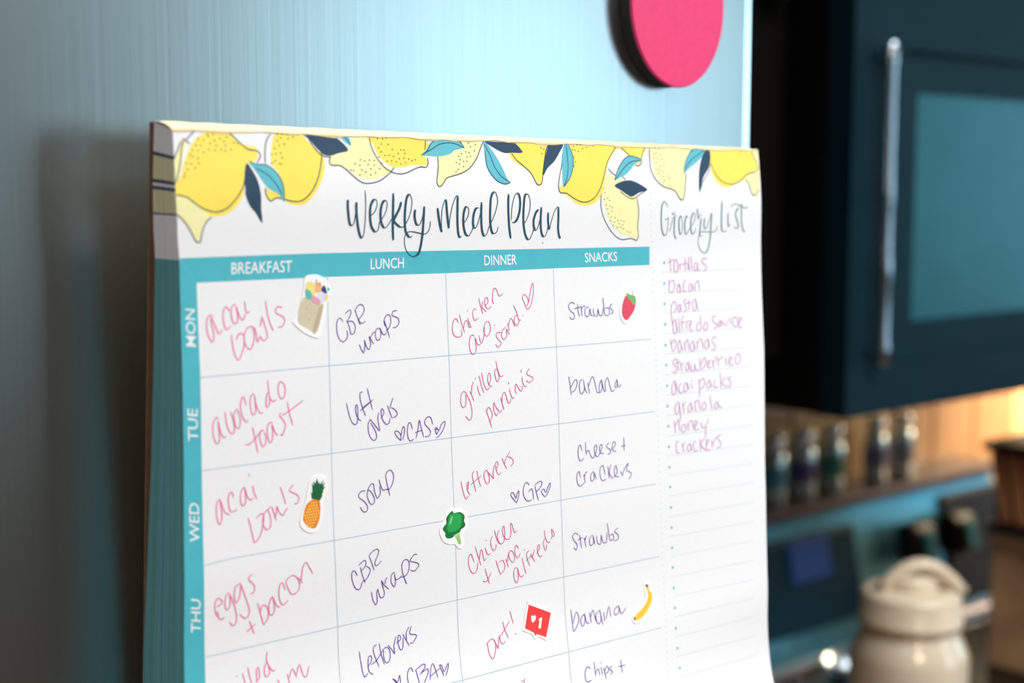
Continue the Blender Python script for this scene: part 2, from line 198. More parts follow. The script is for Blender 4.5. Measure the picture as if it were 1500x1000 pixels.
# ================================================================ NOTEPAD
DATA = json.loads('''{"ink":[["title","dark blue brush lettering reading Weekly Meal Plan",[[49.22,17.1,49.09,18.62,49.33,21.25,49.7,23.44,50.33,24.02,51.05,23.24,51.56,20.82,
51.84,17.75],[51.84,17.75,51.82,19.94,52.19,23.47,52.85,26.34,53.64,27.37,54.3,25.7,54.69,21.72,54.82,17.75,54.7,14.58],[56,21.73,57.43,20.63,58.39,18.86,
58.31,17.3,57.47,17.08,56.49,18.41,56.16,20.84,56.5,23.95,57.47,25.52,58.27,25.75,58.95,24.87,59.3,23.09,60.63,21.53,61.59,19.53,61.72,17.74,60.92,17.3,
60,18.41,59.56,20.64,59.78,23.09,60.66,24.66,61.62,24.45,62.52,23.34,63.32,22.22],[63.83,15.28,63.69,19.98,63.62,24.47,63.83,28.21],[66.43,17.65,65.76,
19.54,64.67,21.33,63.98,22.9,65.24,24.04,66.17,24.59,67.16,24.51,67.97,23.61,69.05,21.81,69.87,19.1,69.9,16.84,69.22,15.57,68.26,16.61,67.78,19.09,67.57,
22.25,67.83,25.42,68.57,26.88,69.52,27.49,70.17,27.04],[71.09,19.78,70.87,21.37,71.28,23.42,72.01,24.11,72.79,23.66,73.66,21.61,74.04,18.88],[74.16,18.88,
73.94,22.3,73.67,26.41,73.06,30.06,72.25,32.11,70.3,32.84,68.36,31.33,67.61,29.05,67.75,27.01,69.1,25.89,71.6,26.15,74.12,26.64,75.52,25.98,76.17,24.61,
76.26,23],[78.73,19.34,79.14,21.87,79.75,24.64,80.35,26.18],[80.35,26.18,80.13,23.72,80.27,20.04,81.14,17.5,81.72,16.95],[81.72,16.95,81.98,20.04,82.42,
23.28,82.8,25.14],[82.8,25.14,83.15,21.9,84,18.66,85.08,16.34,85.67,15.78],[85.9,15.87,85.74,19.12,85.78,23.31,86.14,26.58,86.75,27.76,87.33,27.3],[88.13,
23.71,89.39,21.94,89.85,20.07,89.14,19.04,88.37,19.59,87.86,21.93,88.03,24.73,88.78,26.85,89.97,27.34,90.83,26.18,91.46,24.86],[93.4,19.37,92.33,19.6,91.51,
21.48,91.38,23.83,91.82,25.15,92.58,24.78,93.44,22.9,94.24,20.08],[94.42,17.73,94.31,21.5,94.57,25.28,95.21,27.18,95.94,27.43,96.64,26.49,97.21,24.93,98.38,
22.94,99.73,20.1,100.35,17.25,99.79,15.11,98.88,14.88,97.93,16.3,97.61,19.62,97.66,23.41,98.21,26.03,99.08,26.86,100.16,26.3,100.61,24.87],[104.5,15.33,
104.33,19.15,104.72,24.43,105.45,28.39],[105.49,23.09,105.69,19.64,106.58,16.28,107.8,15.07,108.7,16.27,108.81,19.16,108.09,22.05,106.87,23.59,105.75,23.58],
[110.03,24.49,111.56,22.56,112.59,19.65,112.6,16.75,111.74,15.39,110.72,15.78,110.25,18.68,110.11,22.55,110.57,25.95,111.4,28.15,112.49,28.8,113.47,27.45,
114.24,25.6],[115.97,19.91,114.89,20.88,114.11,23.06,114.23,25.02,114.9,26.1,115.77,25.28,116.66,22.6,117.06,20.15],[117.05,19.18,116.85,22.6,117.07,26.03,
117.77,27.76,118.62,27.92,119.42,26.55,119.81,24.58],[119.72,20.75,119.78,23.6,120.31,26.07],[120.44,25.97,121.2,23.12,122.44,20.17,123.55,19.09],[123.81,
19.09,123.87,22.65,123.83,25.61,124.29,27.85,124.91,28.66]],[117.83,29.87]],["subtitle","dark blue brush lettering reading Grocery List",[[170.83,19.26,
169.87,17.82,168.93,17.61,168.07,19.05,167.87,22.34,168.12,25.63,168.97,27.91,169.88,28.46,170.71,27.32,171.01,24.84,171.22,22.69],[169.66,23.42,171.22,
22.69],[171.89,27.25,172.66,24.85,173.45,22.37],[172.99,21.13,173.25,21.75,174.17,20.72],[174.31,21.55,173.97,24.87,174.12,28.19,175.07,29.71],[177.01,
22.06,176.16,23.22,176.15,25.72,176.73,28.02,177.44,27.82,177.77,25.74,177.48,23.23,177.01,22.06],[180.35,22.83,179.6,22.2,178.9,24.08,179.03,27.01,179.69,
28.27,180.66,27.03,182.57,24.95,183.69,22.85,183.33,21.38,182.42,21.59,181.72,23.68,181.85,26.62,182.53,28.1,183.49,27.7,184.27,26.23],[184.63,19.91,185.08,
22.44,185.36,23.29],[185.34,22.87,185.93,22.11,186.59,21.69],[186.63,22.87,186.28,25.83,186.09,28.45,186.85,28.89,187.33,28.64],[188.3,22.89,188.04,25.42,
188.77,26.49,189.94,25.02,191.34,21.42],[191.65,21.21,191.42,25.89,191.13,30.57,189.97,33.75,188.43,34.57,186.25,33.03,185.44,30.47,186.08,28.15,187.28,
27.45,190.38,27.58,192.88,27.61,194.1,26.98,194.79,25.71],[196.59,17.38,196.53,22.51,196.95,27.23,199.49,27.27],[199.72,21.24,199.79,24.25,200.26,25.98,
201.11,25.13],[205.12,19.53,203.68,20.83,203.62,22.56,204.67,24.29,205.02,26.03,203.95,26.54,202.82,25.92],[206.52,18.02,206.41,21.27,206.79,25.18,207.89,
27.59,208.86,27.38],[201.07,19.31,202.65,18.32,205.24,18.67,207.85,19.63,209.94,19.33]],[]],["pink","pink handwriting reading acai bowls beside the drink sticker",
[[9.29,46.33,8.17,46.17,7.45,47.79,7.66,50.55,8.53,52.6,9.17,52.54,9.34,50.65,8.78,48.2,8.83,46.66,9.95,49.3,10.84,50.91,11.74,49.82],[13.93,45.26,12.93,
44.2,12.19,45.1,12.11,47.7,12.76,49.95,14.2,49.03],[15.62,43.53,14.57,44.18,14.29,46.07,14.72,48.01,15.67,48.52,16.18,46.87,15.72,44.06,16.57,46.54,17.54,
47.81,18.24,46.28],[18.14,42.95,18.36,44.88,18.64,45.95,19.61,45.64],[14.24,51.29,14.43,53.75,15.02,56.58,15.98,57.95,16.95,56.37,17.82,53.62,17.58,51.5,
16.27,51.24,15.53,52.77],[20.28,49.55,18.79,49.81,17.8,51.86,18.18,54.34,19.31,55.4,20.21,54.12,20.68,51.68,20.2,49.54],[20.74,49.64,21.3,51.72,21.51,53.68,
22.35,52.14],[22.43,49.67,23.09,47.23],[22.9,46.94,23.99,50.11,24.43,52.44,23.29,53.44,22.35,52.14],[24.19,43.04,24.51,45.89,25.22,48.76,26.23,51.02],[29.04,
45.12,27.73,44.8,27.19,45.31,27.08,46.44,28.66,47.17,29.64,48.29,28.98,49.86,27.57,50.21]],[]],["purple","purple handwriting reading CBR wraps in the Monday row",
[[47.35,49.79,46.44,48.75,45.56,49.51,45.3,51.34,45.65,53.57,46.88,55.19,48.19,54.65,48.7,53.38,48.4,52.18],[48.1,47.62,49.59,46.7,49.91,47.71,48.73,49.68],
[48.48,49.49,49.29,51.2,49.74,53.26,50.79,52.95,51.19,51.3,50.28,49.84,48.73,49.87],[51.24,46.85,51.96,48.93,52.77,50.95],[51.05,47.29,52.14,45.71,53.46,
45.47,54.13,46.62,53.65,48.09,52.38,49.51,53.31,50.6,54.47,49.92],[52.25,56.28,52.86,57.55,53.57,58.68,54.08,56.7,53.95,55.12,54.63,57.11,55.36,57.83,55.93,
56.44,55.48,54.24],[55.61,54.25,56.24,55.34,56.91,56.43],[55.91,54.64,56.74,53.49,57.46,53.16],[59.36,52.33,58.02,52.37,57.52,53.92,58.01,55.45,58.91,55.2,
59.4,53.65,59.1,52.13,59.85,53.68,60.64,54.18,61.21,53.38],[60.5,50.02,61.33,52.26,62.23,55.03],[60.9,51.85,60.49,50.32,61.35,48.78,62.47,48.92,62.73,50.82,
61.91,52.48,60.95,53.07],[64.91,47.6,63.54,47.84,63.24,48.96,64.94,49.62,65.45,50.97,64.41,52.24,63.32,52.29]],[]],["rose","pink handwriting reading chicken avo. sand. with a small heart",
[[85.88,52.22,85.28,51.02,84.3,51.4,83.71,53.31,84.06,55.48,85.63,56.36,86.99,55.88,86.88,54.27],[86.39,49.78,87.1,52.63,88.09,55.21],[87.58,54.4,88.14,
52.17,89.02,51.79,89.72,53.65,90.37,53.69],[89.32,51.02,89.76,52.35,90.47,53.78],[92.49,48.79,91.57,48.52,91.14,50.03,91.74,51.8,93.13,51.22],[93.47,45.34,
94.06,47.77,94.87,50.22],[94.49,48.23,94.93,46.41],[94.49,48.14,96.21,49.63],[95.6,47.84,96.85,46.8,96.61,45.48,95.77,45.66,95.72,47.63,96.79,48.78,98.04,
47.96],[98.27,45.99,98.95,47.47],[98.53,46.66,98.72,43.59,99.46,42.74,100.28,43.65,101.09,45.23,102.35,44.4],[91.58,56.38,90.39,56.08,89.62,58,89.9,60.63,
91.12,61.68,92.09,60.34,91.78,56.82,92.69,59.07,93.69,58.7],[93.12,56.25,94.02,58.72,94.98,56.58,95.4,53.97],[96.57,52.28,95.43,53.1,95.02,55.27,95.97,
56.73,97.23,55.62,97.46,53.65,96.68,52.29],[101.47,55.87,99.78,55.99,99.73,57.32,101.2,58.74,100.41,60.24,99.1,59.27],[103.22,54.42,102,55.24,101.54,56.98,
102.35,58.01,103.52,57.1,103.43,54.87,104.5,56.72],[103.94,53.35,104.54,55.47],[104.25,54.03,105.12,51.94,105.95,52.79,106.63,54.61],[108.01,51.11,106.74,
51.49,106.5,53.27,107.62,54.22,108.54,52.48],[106.28,48.12,107.47,50.19,108.25,52.47,109.11,52.6],[111.53,49.72,110.55,47.65,109.79,45.91,110.74,45.06,
111.92,46.46,112.18,47.64,112.85,44.61,113.79,41.85,114.23,43.31,113.73,46.45,112.72,48.88,111.53,49.72],[111.57,48.6,112.06,47.63]],[89.28,48.85,99.03,
53.61,109.85,51.3]],["purple","purple handwriting reading Strawbs beside the strawberry sticker",[[130.58,48.94,129.19,48.28,127.99,49.28,128.49,50.78,
129.99,51.78,130.24,53.18,129,53.48,128.3,52.61],[131.63,48.85,131.85,51.41,132.41,52.92],[130.16,50.4,133.02,49.84],[133.04,49.38,133.41,52.79],[133.11,
50.78,134.09,49.66,134.89,49.93],[136.38,50,134.8,50.63,134.78,52.72,136.15,52.79,136.74,50.49,137.04,52.51,138.03,52.89],[138.12,50.55,138.42,52.67,139.67,
52.97,140.13,50.79,140.56,52.78,141.83,52.85,142.3,50.75],[142.35,47.46,142.67,51.01,143.1,53.01,144.78,52.76,144.79,50.87,143.06,50.79],[146.32,49.53,
145.14,50.18,145.74,51.16,146.54,52.14,145.35,52.89]],[]],["pink","pink handwriting reading avocado toast in the Tuesday row",[[9.96,72.46,9.21,72.11,8.41,
73.7,8.35,76.21,8.89,78.24,9.63,78.74,10.12,77.53,9.98,74.98,9.79,73,10.46,75.88,11.18,77.36,11.95,77.16],[11.82,70.82,12.18,74.09,12.98,76.14,13.88,76.72,
14.35,75.16,13.9,72.57,13.25,70.96],[14.98,70.42,14.26,71.76,14.48,74.04,15.06,75.37,15.83,75.08,15.96,72.77,15.19,70.44],[17.77,69.83,17.28,67.86,16.66,
67.69,16.17,69.68,16.53,72.26,17.56,73.98,18.29,73.57],[20.1,66.92,19.22,67.41,18.94,69.37,19.19,71.39,19.79,72.5,20.44,71.51,20.36,68.93,20.16,67.21,20.78,
70.4,21.68,72.05,22.53,71.99],[24.14,63.71,24.36,66.72,24.63,68.47,25.65,69.42,26.53,68.92],[24.36,66.87,23.7,67.81,23.48,69.79,23.77,70.82,24.42,70.17,
24.64,68.18],[27.63,64.42,27.1,65.81,27.21,67.55,27.97,68.97,28.96,68.28,29.18,66.28,28.58,64.79,27.63,64.42],[19.39,75.54,19.95,78.02,20.78,82.41],[17.25,
79.87,18.5,79.86,20.41,78.36,22.03,76.52],[22.66,76.73,21.61,77.05,21.41,78.75,22.08,80.83,22.87,80.64,23.3,78.96,22.71,77.17],[25.24,74.99,24.19,75.02,
23.61,76.69,24.01,79.61,24.8,80.04,25.23,78.01,25.07,75.4,25.82,77.5,26.69,78.51],[27.87,72.65,27.37,73.32,28.77,75.2,28.89,76.66,27.97,78.65,27.56,78.26],
[29.72,69.93,30.28,73.03,31.17,76.37],[28.01,73.39,30.14,72.43,34.45,69.93]],[]],["purple","purple handwriting reading left overs CAS between two hearts",
[[47.76,71.86,48.35,74.66,49.2,77.11,50.24,78.05,51.01,77.55,51.3,75.74],[51.29,76,51.18,73.1,50.67,72.79,50.63,74.62,51.19,76.25,52.3,77.29],[53,69.37,
52.2,69.46,52.09,71.08,52.93,74.05,53.74,75.98],[52,74.44,54.19,73.11,56.39,71.6],[54.47,68.39,55.02,70.81,56,74.55],[52.95,73.53,56.23,71.77],[55.47,77.07,
54.59,77.91,54.48,79.76,54.9,81.66,55.95,82.94,56.88,82.8,57.13,81.63,56.49,79.96,55.29,78.12],[55.07,77.03,56.52,78.64,58.18,80.62,57.83,78.5,57.65,76.89,
58.09,75.47],[58.68,77.12,59.72,75.63,59.12,74.5,58.73,75.13,58.91,76.48,59.35,77.86,60.42,79.03,61.37,78.6,61.62,77.42],[60.87,73.73,61.6,75.67,62.35,
77.54],[61.69,74.75,62.14,73.32,62.81,71.91],[62.11,74.52,63.2,75.08,64.03,76.18,63.79,76.96,62.57,77.43],[65.05,84.09,63.65,82.59,63.11,81.46,63.84,81.21,
64.78,81.9,65.18,82.62,65.6,80.91,66.1,80.15,66.47,81,66.21,82.32,65.69,83.94],[65.05,84.09,65.18,82.49],[69.04,81.27,68.53,79.59,67.89,79.39,67.36,81.09,
67.47,83.27,68.25,84.55,69.45,84.08],[70.2,83.97,70.92,81.46,71.47,78.85,72.06,81.31,72.88,83.99],[69.92,82.36,72.44,81.81],[76.02,80.62,75.41,78.64,74.27,
78.34,73.36,79.26,73.39,80.35,74.84,81.87,75.2,83,74.29,83.92,73.31,83.76],[77.27,83.69,76.82,82.07,77.26,81.62,78.13,82.54,79.01,80.92,80.03,80.2,80.36,
80.56,79.64,82.37,78.43,83.89,77.08,84.63],[77.27,83.69,78.13,82.54],[76.81,82.13,77.91,82.19]],[]],["rose","pink handwriting reading grilled paninis in the Tuesday row",
[[88.17,72.81,87.13,72.12,86.16,73.34,86.09,75.72,86.8,76.74,87.69,76.34,87.95,74.46,87.78,73.01],[87.94,72.55,89.34,75.3,90.01,78,89.72,80.13,88.91,80.65,
87.61,79.32],[89.28,72.19,90.13,73.69,90.74,75.24],[89.93,73.2,90.2,70.83,90.74,69.68],[92.13,70.99,92.53,72.71,93.16,73.91],[92.82,67.93,93.49,70.62,94.47,
73.28],[93.75,67.04,94.27,69.73,95.16,71.97,95.85,72.39,96.62,71.61],[96.03,71.08,97.04,69.71,96.95,67.77,96.28,67.72,95.93,69.62,96.58,71.12,97.53,71.57],
[99.14,64.07,99.67,66.53,100.67,68.79,101.84,68.64],[99.28,66.26,98.57,67.42,98.97,69.38,99.55,70.33,100.25,69.49,99.93,67.76,99.36,66.51],[95.08,78.24,
96.07,80.76,97.14,83.82],[95.28,78.98,95.86,77.59,96.89,78.41,97.37,79.91,96.82,81.31,96.1,82.09],[98.01,76.21,97.87,78.02,98.29,79.51,98.97,80.36,99.51,
79.39],[98.01,76.21,99.03,78.13,100.37,79.4,101.06,78.61],[100.55,75.1,101.2,77.11,101.77,78.8],[101.11,77.1,101.26,74.68,102.06,73.58,102.79,75.06,103.36,
76.87,104.07,76.93,104.41,75.81],[103.94,72.72,104.5,74.72,105.09,75.8,105.73,75.32],[105.95,73.13,106.62,74.61],[106.09,73.63,106.4,71.57,107.21,72.5,
108.12,73.81,108.81,73.5,108.79,72.27],[108.86,69.69,108.98,70.93,109.72,72.52,110.57,72.66],[111.84,67.33,110.8,68.36,110.93,69.11,112.81,70,113.01,70.76,
111.65,71.57,110.41,70.8]],[91.46,68.66,103.68,70.93,103.67,71.28,108.61,67.65,108.6,68.07]],["purple","purple handwriting reading banana without a sticker",
[[127.24,70.94,127.71,73.72,128.06,76.79],[127.96,74.59,129.13,72.78,130.26,72.24,130.61,73.54,129.61,75.36,128.25,75.96],[132.79,72.23,131.63,73.2,131.55,
75.74,132.47,76.8,133.54,75.27,133.17,72.47,133.81,75.51,134.62,76.73],[134.89,73.47,135.63,77.07],[135.13,74.98,136.46,72.31,137.32,72.08,138.1,74.59,
138.71,76.87,139.75,76.87],[140.56,73.07,139.63,75.14,139.85,77.1,140.94,75.68,140.67,73.08,141.5,76.16,142.05,77.07],[142.03,74.05,142.34,76.97],[142.01,
74.48,143.24,72.51,144.14,75.09,144.95,77.1,146.25,76.57],[147.29,73.62,146.29,75.27,146.85,76.1,147.48,74.72,147.18,73.39,147.91,76.06,149.06,75.15]],
[]],["purple","purple handwriting reading cheese plus crackers",[[131.92,94.52,131.31,92.66,130.44,93.5,130.36,96.05,131.15,97.59,132.68,96.96],[133.47,
91.91,133.49,94.7,133.84,96.02],[133.46,95.55,134.62,94.61,135.41,96.42,136.52,97.27,138.02,94.78,137.79,93.24,137.02,94.23,137.29,96.2,138.52,97.07,140.33,
94.17,139.78,93.46,139.18,94.47,139.58,96.03,140.95,96.4],[143.25,93.19,142.06,94.36,143.58,95.4,143.72,96.5,142.43,96.88],[143.86,95.65,145.83,94.34,145.58,
93.14,144.68,93.78,144.79,95.75,146.17,96.34],[149.6,92.13,149.57,96.6],[148.44,94.98,150.4,94.85],[130.49,100.67,129.55,101.92,129.79,104.52,130.88,105.42,
132.42,104.64],[130.49,100.67,131.09,102.76],[132.41,101.85,132.97,104.79],[132.65,102.82,133.26,101.53,133.95,101.27],[136.54,101.41,135.25,102.63,135.41,
104.46,136.57,103.87,136.65,101.73,137.58,104.21],[141.28,103.29,140.42,100.15,139.24,100.96,139.16,103.11,139.96,104.95,141.7,104.51],[142.42,100.48,142.97,
104.54],[143.88,100.22,143.03,102.72,144.46,104.86],[144.6,104.31,146.39,103.14,145.89,100.8,145.15,102.11,145.48,104.11,147.04,104.44],[147.87,102.88,
148.8,104.61],[148.71,103.86,149.65,102.22,151.31,100.57,150.4,102.75,152.26,103.85,152.21,104.95,151.17,105.79]],[]],["pink","pink handwriting reading acai bowls beside the pineapple sticker",
[[9.86,93.09,9.08,93.83,8.71,96.33,9.08,98.93,9.67,99.64,10.24,97.68,9.85,93.37,10.68,96.04,11.56,97.22,12.47,97.43],[13.57,93.31,13.24,91.93,12.47,92.02,
12.11,93.97,12.5,96.44,13.41,96.91,14.56,96.45],[16.97,91.05,16.09,91.36,15.59,92.73,15.62,95.02,16.37,95.75,17.03,94.35,16.87,91.32,17.52,93.56,18.43,
94.6,19.13,94.06],[19.15,90.9,19.42,92.66,20.21,94.5],[17.52,99.02,18.22,101.71,19.08,106.03],[19.08,106.03,20.63,104.68,21.67,101.94,22.06,99.38,21.3,
98.55,19.85,99.64],[24.35,97.1,22.47,98.28,21.72,100.2,21.98,101.98,22.9,103.05,23.88,102.26,23.96,99.66,23.06,97.64],[24.51,97.26,25.09,99.24,25.61,100.97],
[25.64,99.9,25.88,97.16],[25.95,97.17,26.54,98.86,27.64,99.95,28.32,98.82,29.15,98.12],[27.05,92.22,27.8,94.36,28.53,97.09],[31,92.15,29.94,93.04,29.92,
93.77,31.84,94.9,32.53,95.88,31.94,97.33,31.06,97.21]],[18.14,87.67,18.13,88.13]],["purple","purple handwriting reading soup",[[53.16,96.89,52.25,96.59,
51.1,97.29,51.07,98.34,52.72,99.63,53.66,101.09,53.57,102.15,52.78,102.63,51.88,101.91,51.36,100.91],[53.88,96.72,53.74,98.44,54.4,100.18,55.15,100.82,
56.01,100.08,55.68,98.43,54.64,96.96,53.73,96.62],[53.88,96.59,55,95.13,55.86,95.3,56.03,97.14,56.75,99.11,57.22,99.17,57.94,98.06,57.77,96.03],[57.67,
94.14,58.09,95.8,58.83,97.29,59.78,97.15],[59.95,94.16,60.42,96.64,61.07,99.21],[59.78,97.09,60.88,97.29,62.02,95.77,62.46,93.66,61.65,92.08,60.54,92.16,
59.82,93.33,60.14,95.26]],[]],["rose","pink handwriting reading leftovers",[[85.45,98.13,85.9,100.15,86.52,102.47,87.27,103.61,88.05,102.68],[87.93,100.97,
88.24,98.76,87.64,99.19,87.75,101.23,88.81,102.64],[90.4,95.8,89.61,96.69,90.06,99.28,90.77,101.97],[88.83,99.68,92.89,97.43],[91.3,95.77,91.66,97.79,92.55,
100.64],[94.93,95.98,93.96,96.66,93.91,98.35,94.74,100.07,95.63,99.71,95.75,98.01,94.93,96.07],[95.36,96.83,96.39,97.81,97.31,98.84,97.19,97.05,97.78,94.85],
[98.21,96.18,99.2,95.02,98.63,93.87,98.16,95.18,99.04,97.91,100.2,97.42],[100.61,93.18,101.28,94.69,102.3,96.59],[101.54,95.44,101.84,93.9,103.78,91.34],
[102.84,92.87,104.54,93.93,104.76,95.11,103.68,96.04]],[]],["purple","purple handwriting reading GP between two hearts",[[105.75,107.29,104,105.38,103.61,
104.18,104.59,104.1,105.43,105.86,105.83,104.76,106.6,103.65,106.55,105.14,105.75,107.29],[110.74,102.5,109.59,101.57,108.56,102.8,108.31,104.8,109.05,
106.64,110.31,107.39,111.43,106.96],[110.34,104.63,111.73,103.79,112.24,107.21],[112.87,102.92,113.35,105.17,114.08,107.67],[112.69,102.75,115.03,101.88,
115.55,102.82,114.5,104.15,113.28,104.93],[116.65,106.98,115.57,105.76,115.41,104.86,116.36,104.48,116.99,105.65,118.08,103.73,118.86,102.89,118.62,104.39,
117.82,105.76,116.65,106.98]],[]],["pink","pink handwriting reading eggs plus bacon",[[8.04,120.98,9.64,120.14,8.67,118.75,7.66,119.78,7.73,122.44,9.09,
124.48,10.18,124.04],[8.71,123.38,8.14,122.14],[11.49,117.83,10.59,118.8,10.35,121.03,10.93,122.36,11.83,120.93,11.69,117.86],[11.8,118.26,13.15,121.94,
13.57,125.46,12.54,126.86,11.55,125.52],[14.76,115.94,13.45,116.66,13,118.86,13.45,120.92,14.49,119.51,14.87,116.15],[14.76,115.75,16.42,120.63,17.27,123.86,
16.14,125.56,14.45,124.09],[18.27,114.07,17.14,115.21,18.82,117.22,18.5,118.97,17.59,119.23],[17.14,126.33,18.5,130.14],[16.26,129.24,18.81,127.62],[19.61,
121.98,20.66,126.04,21.23,128.36],[21.23,128.36,22.61,126.41,22.36,123.65,20.92,123,20.48,124.46],[23.95,121.03,23.01,122.61,22.96,125.32,23.79,126.13,
24.53,124.44,24.08,121.17,25.09,123.77,26.22,124.37],[27.69,119.95,26.87,117.86,26.01,118.88,25.96,121.98,26.99,124,28.58,122.85],[29.45,116.56,27.94,117.66,
28.75,120.14,29.88,121.6,31.52,121.03,32.06,119.16,31.07,116.95,29.45,116.36],[31.79,117.35,32.84,118.99],[32.5,118.65,33,115.01,34.04,113.54,35.08,115.17,
36.14,117]],[]],["purple","purple handwriting reading CBR wraps in the Thursday row",[[49.9,119.98,49.13,118.53,48.31,118.58,48.13,120.16,48.71,122.4,49.75,
123.8,50.83,123.59,51.53,121.68],[50.91,117.67,51.49,119.92,52.38,122.43],[50.31,117.17,52.02,116.05,52.78,116.5,52.45,117.66,51.36,118.74],[52.75,117.71,
54.03,118.73,53.64,120.29,52.39,121.75,51.62,121.62],[53.67,114.9,54.62,117.21,55.36,119.34],[53.73,114.91,55.15,113.79,56.56,113.55,56.9,114.61,55.61,
117.1,56.15,118.19,57.79,117],[54.34,125.16,54.77,127.54,55.66,129.17,56.22,128.08,56.04,125.87,56.52,124.73],[56.43,124.85,57.11,127.15,58.04,127.51,58.59,
126.32,57.94,124.02,57.65,122.55],[57.65,122.55,58.57,124.13,60.12,125.55],[58.82,123.9,59.06,122.58,59.6,122.13],[62.14,120.92,61.03,121.55,60.78,123.42,
61.7,125.07,62.26,124.23,61.98,121.44,62.37,123.15,63.32,123.09,64.35,122.39],[64.78,121.91,65.39,123.67,66.08,125.09],[64.12,122.9,66.05,122.41,66.95,
120.07,66.59,118.36,65.47,117.98,64.5,119.11,64.62,121.34,65.79,124.9],[69.75,117.22,68.71,116.99,67.4,118.22,67.39,118.77,69.48,119.52,70.19,120.33,69.13,
121.54,68.16,121.71,67.29,121.23]],[]],["purple","purple handwriting reading leftovers in the Friday row",[[49.83,141.14,50.08,144.23,50.49,147.58,51,148.39,
52.08,147.65],[52.23,145.85,53.55,144.41,53.42,143.11,52.62,143.42,52.24,145.72,52.51,147.4,53.7,148.3],[55.55,140.5,54.6,140.76,54.3,141.9,54.88,144.15,
55.77,146.63],[53.18,145.6,55.13,144.73,57.62,142.03],[56.38,140.18,56.57,142.63,57.53,146.33],[57.72,142.05,58.68,141.79,59.55,142.69,59.58,144.83,58.92,
145.95,57.99,145.89,57.51,144.41,57.6,142.3],[59.13,141.26,60.33,142.84,61.16,144.14,61.04,141.91,61.92,139.38],[61.88,141.26,63.37,140.47,63.28,139.43,
62.65,139.38,62.51,141.39,63.14,143.46,64,142.76,64.26,140.11],[64.16,139.13,65.25,141.11,66.14,142.84],[65.42,141.01,65.39,138.96,66.44,137.47],[67.26,
137.35,66.49,139.45,68.39,140.09,68.73,140.7,67.43,142.14,66.39,142.21]],[]],["purple","purple handwriting reading CBA between two hearts",[[61.21,152.55,
59.67,150.71,60.59,151.38,61.13,152.01,62.05,150.16,62.05,152.73],[66.6,150.25,66.06,149.02,65,149.66,64.49,151.4,64.72,153.29],[67.56,149.92,67.92,151.85,
68.3,154.04],[67.32,150,70.31,148.82,70.74,149.77,68.63,151.52],[68.99,151.27,71.41,150.39,71.44,151.78,69.71,154.08],[71.91,153.66,72.49,150.93,73.38,
149.31,74.01,150.7,74.65,153.57],[72.06,152.71,75.69,151.05],[76.77,153.47,75.95,151.1,75.74,150.19,76.51,150.67,76.93,152.38,78.38,150.51,78.78,150.54,
78.35,151.86,77.42,153.56]],[]],["rose","pink handwriting reading chicken plus broc. alfredo",[[89.56,122.65,88.56,120.12,87.76,120.6,87.52,122.51,88.13,
124.81,89.3,125.99,90.5,125.21,90.89,122.82],[89.96,118.02,91.01,121.13,92.01,124.04],[91.43,122.67,91.93,119.56,92.52,119.9,93.22,122.76,94.04,122.11],
[93.58,118.96,94.16,120.65,94.9,121.31,95.72,120.9],[96.41,116.03,95.72,116.96,95.84,118.94,96.72,120.37,97.55,119.71,97.73,118.5],[97.15,114.22,97.85,
116.79,99.03,118.75],[99.06,114.5,98.24,115.62,98.39,117.37,99.4,118.76,100.57,118.2,100.98,116.03,100.73,113.59,100.19,114.18,100.3,116.17,101.5,117.65,
102.74,117.54,103.29,115.88,103.14,113.38,103.6,113.25,104.18,115.02,104.77,116.15,105.63,115.61],[93.48,125.22,94.19,127.55,95.04,129.97],[92.61,128.76,
94.01,129.13,95.78,126.71],[97.53,123.41,98.31,125.77,99.18,127.95],[99.18,127.95,100.49,126.88,100.82,125.2,99.87,123.75,98.64,124.34],[101.25,123.52,
101.69,124.84,102.13,126.21],[101.69,124.72,102.03,122.9,102.58,121.45],[102.92,121.25,102.34,122.45,102.93,124.3,104,125.02,104.55,123.81,103.96,121.96,
102.92,121.25],[106.14,121.31,105.11,119.97,104.69,121.08,104.81,122.85,105.73,124.05,106.75,122.66],[105.42,126.96,104.43,127.04,104.08,128.73,104.5,130.8,
105.25,131.48,105.82,130.03,105.58,127.11,106.24,129.35,107.16,130.06,107.87,129.37],[107.38,124.27,108.02,126.88,108.81,129.33],[110.2,122.45,109.18,123.05,
109.31,124.83,110.27,127.18],[108.67,125.48,110.74,124.3,111.44,123.91],[110.59,123.52,111.36,124.91,112.35,126.26],[111.36,125.04,111.7,123.7,112.26,122.48],
[112.96,123.9,114.17,122.32,113.87,121.21,113.32,121.94,113.44,123.73,114.38,125.07,115.25,124.65],[116.12,117.05,116.4,119.37,117.33,121.09,118.37,120.94],
[116.39,119.62,115.57,120.77,116.17,123.15,116.72,123.03,116.91,121.48],[118.48,120.2,119.14,119.28,118.86,117.08,120.03,118.9,119.63,119.53,118.99,119]],
[94.01,116.82,108.26,121.9]],["rose","pink handwriting reading out! beside the red sticker",[[93.12,148.01,93,147.51,94.87,146.47,95.99,147.59,95.99,149.55,
95.06,151.93,94.17,152.03,93.37,150.15,93.23,147.61],[95.39,146.63,96.41,148.51,96.85,149.78,97.3,147.56,97.81,146.19,97.93,147.68,98.7,148.74,99.92,148.07],
[99.35,142.13,99.85,144.65,101.1,147.51],[97.35,146.5,98.87,145.6,101.9,142.46],[102.22,139.5,103.19,143.48],[105.42,160.17,104.91,161.75],[104.02,160.86,
104.85,160.75]],[103.79,146.69]],["purple","purple handwriting reading strawbs without a sticker",[[129.57,120.65,128.36,119.8,127.26,120.75,127.95,122.25,
129.08,123.55,128.61,125.27,127.7,124.17],[130.15,120.63,130.79,125.05],[129.25,122.23,131.36,121.66],[131.95,121.74,132.76,125.02],[132.07,122.89,133.05,
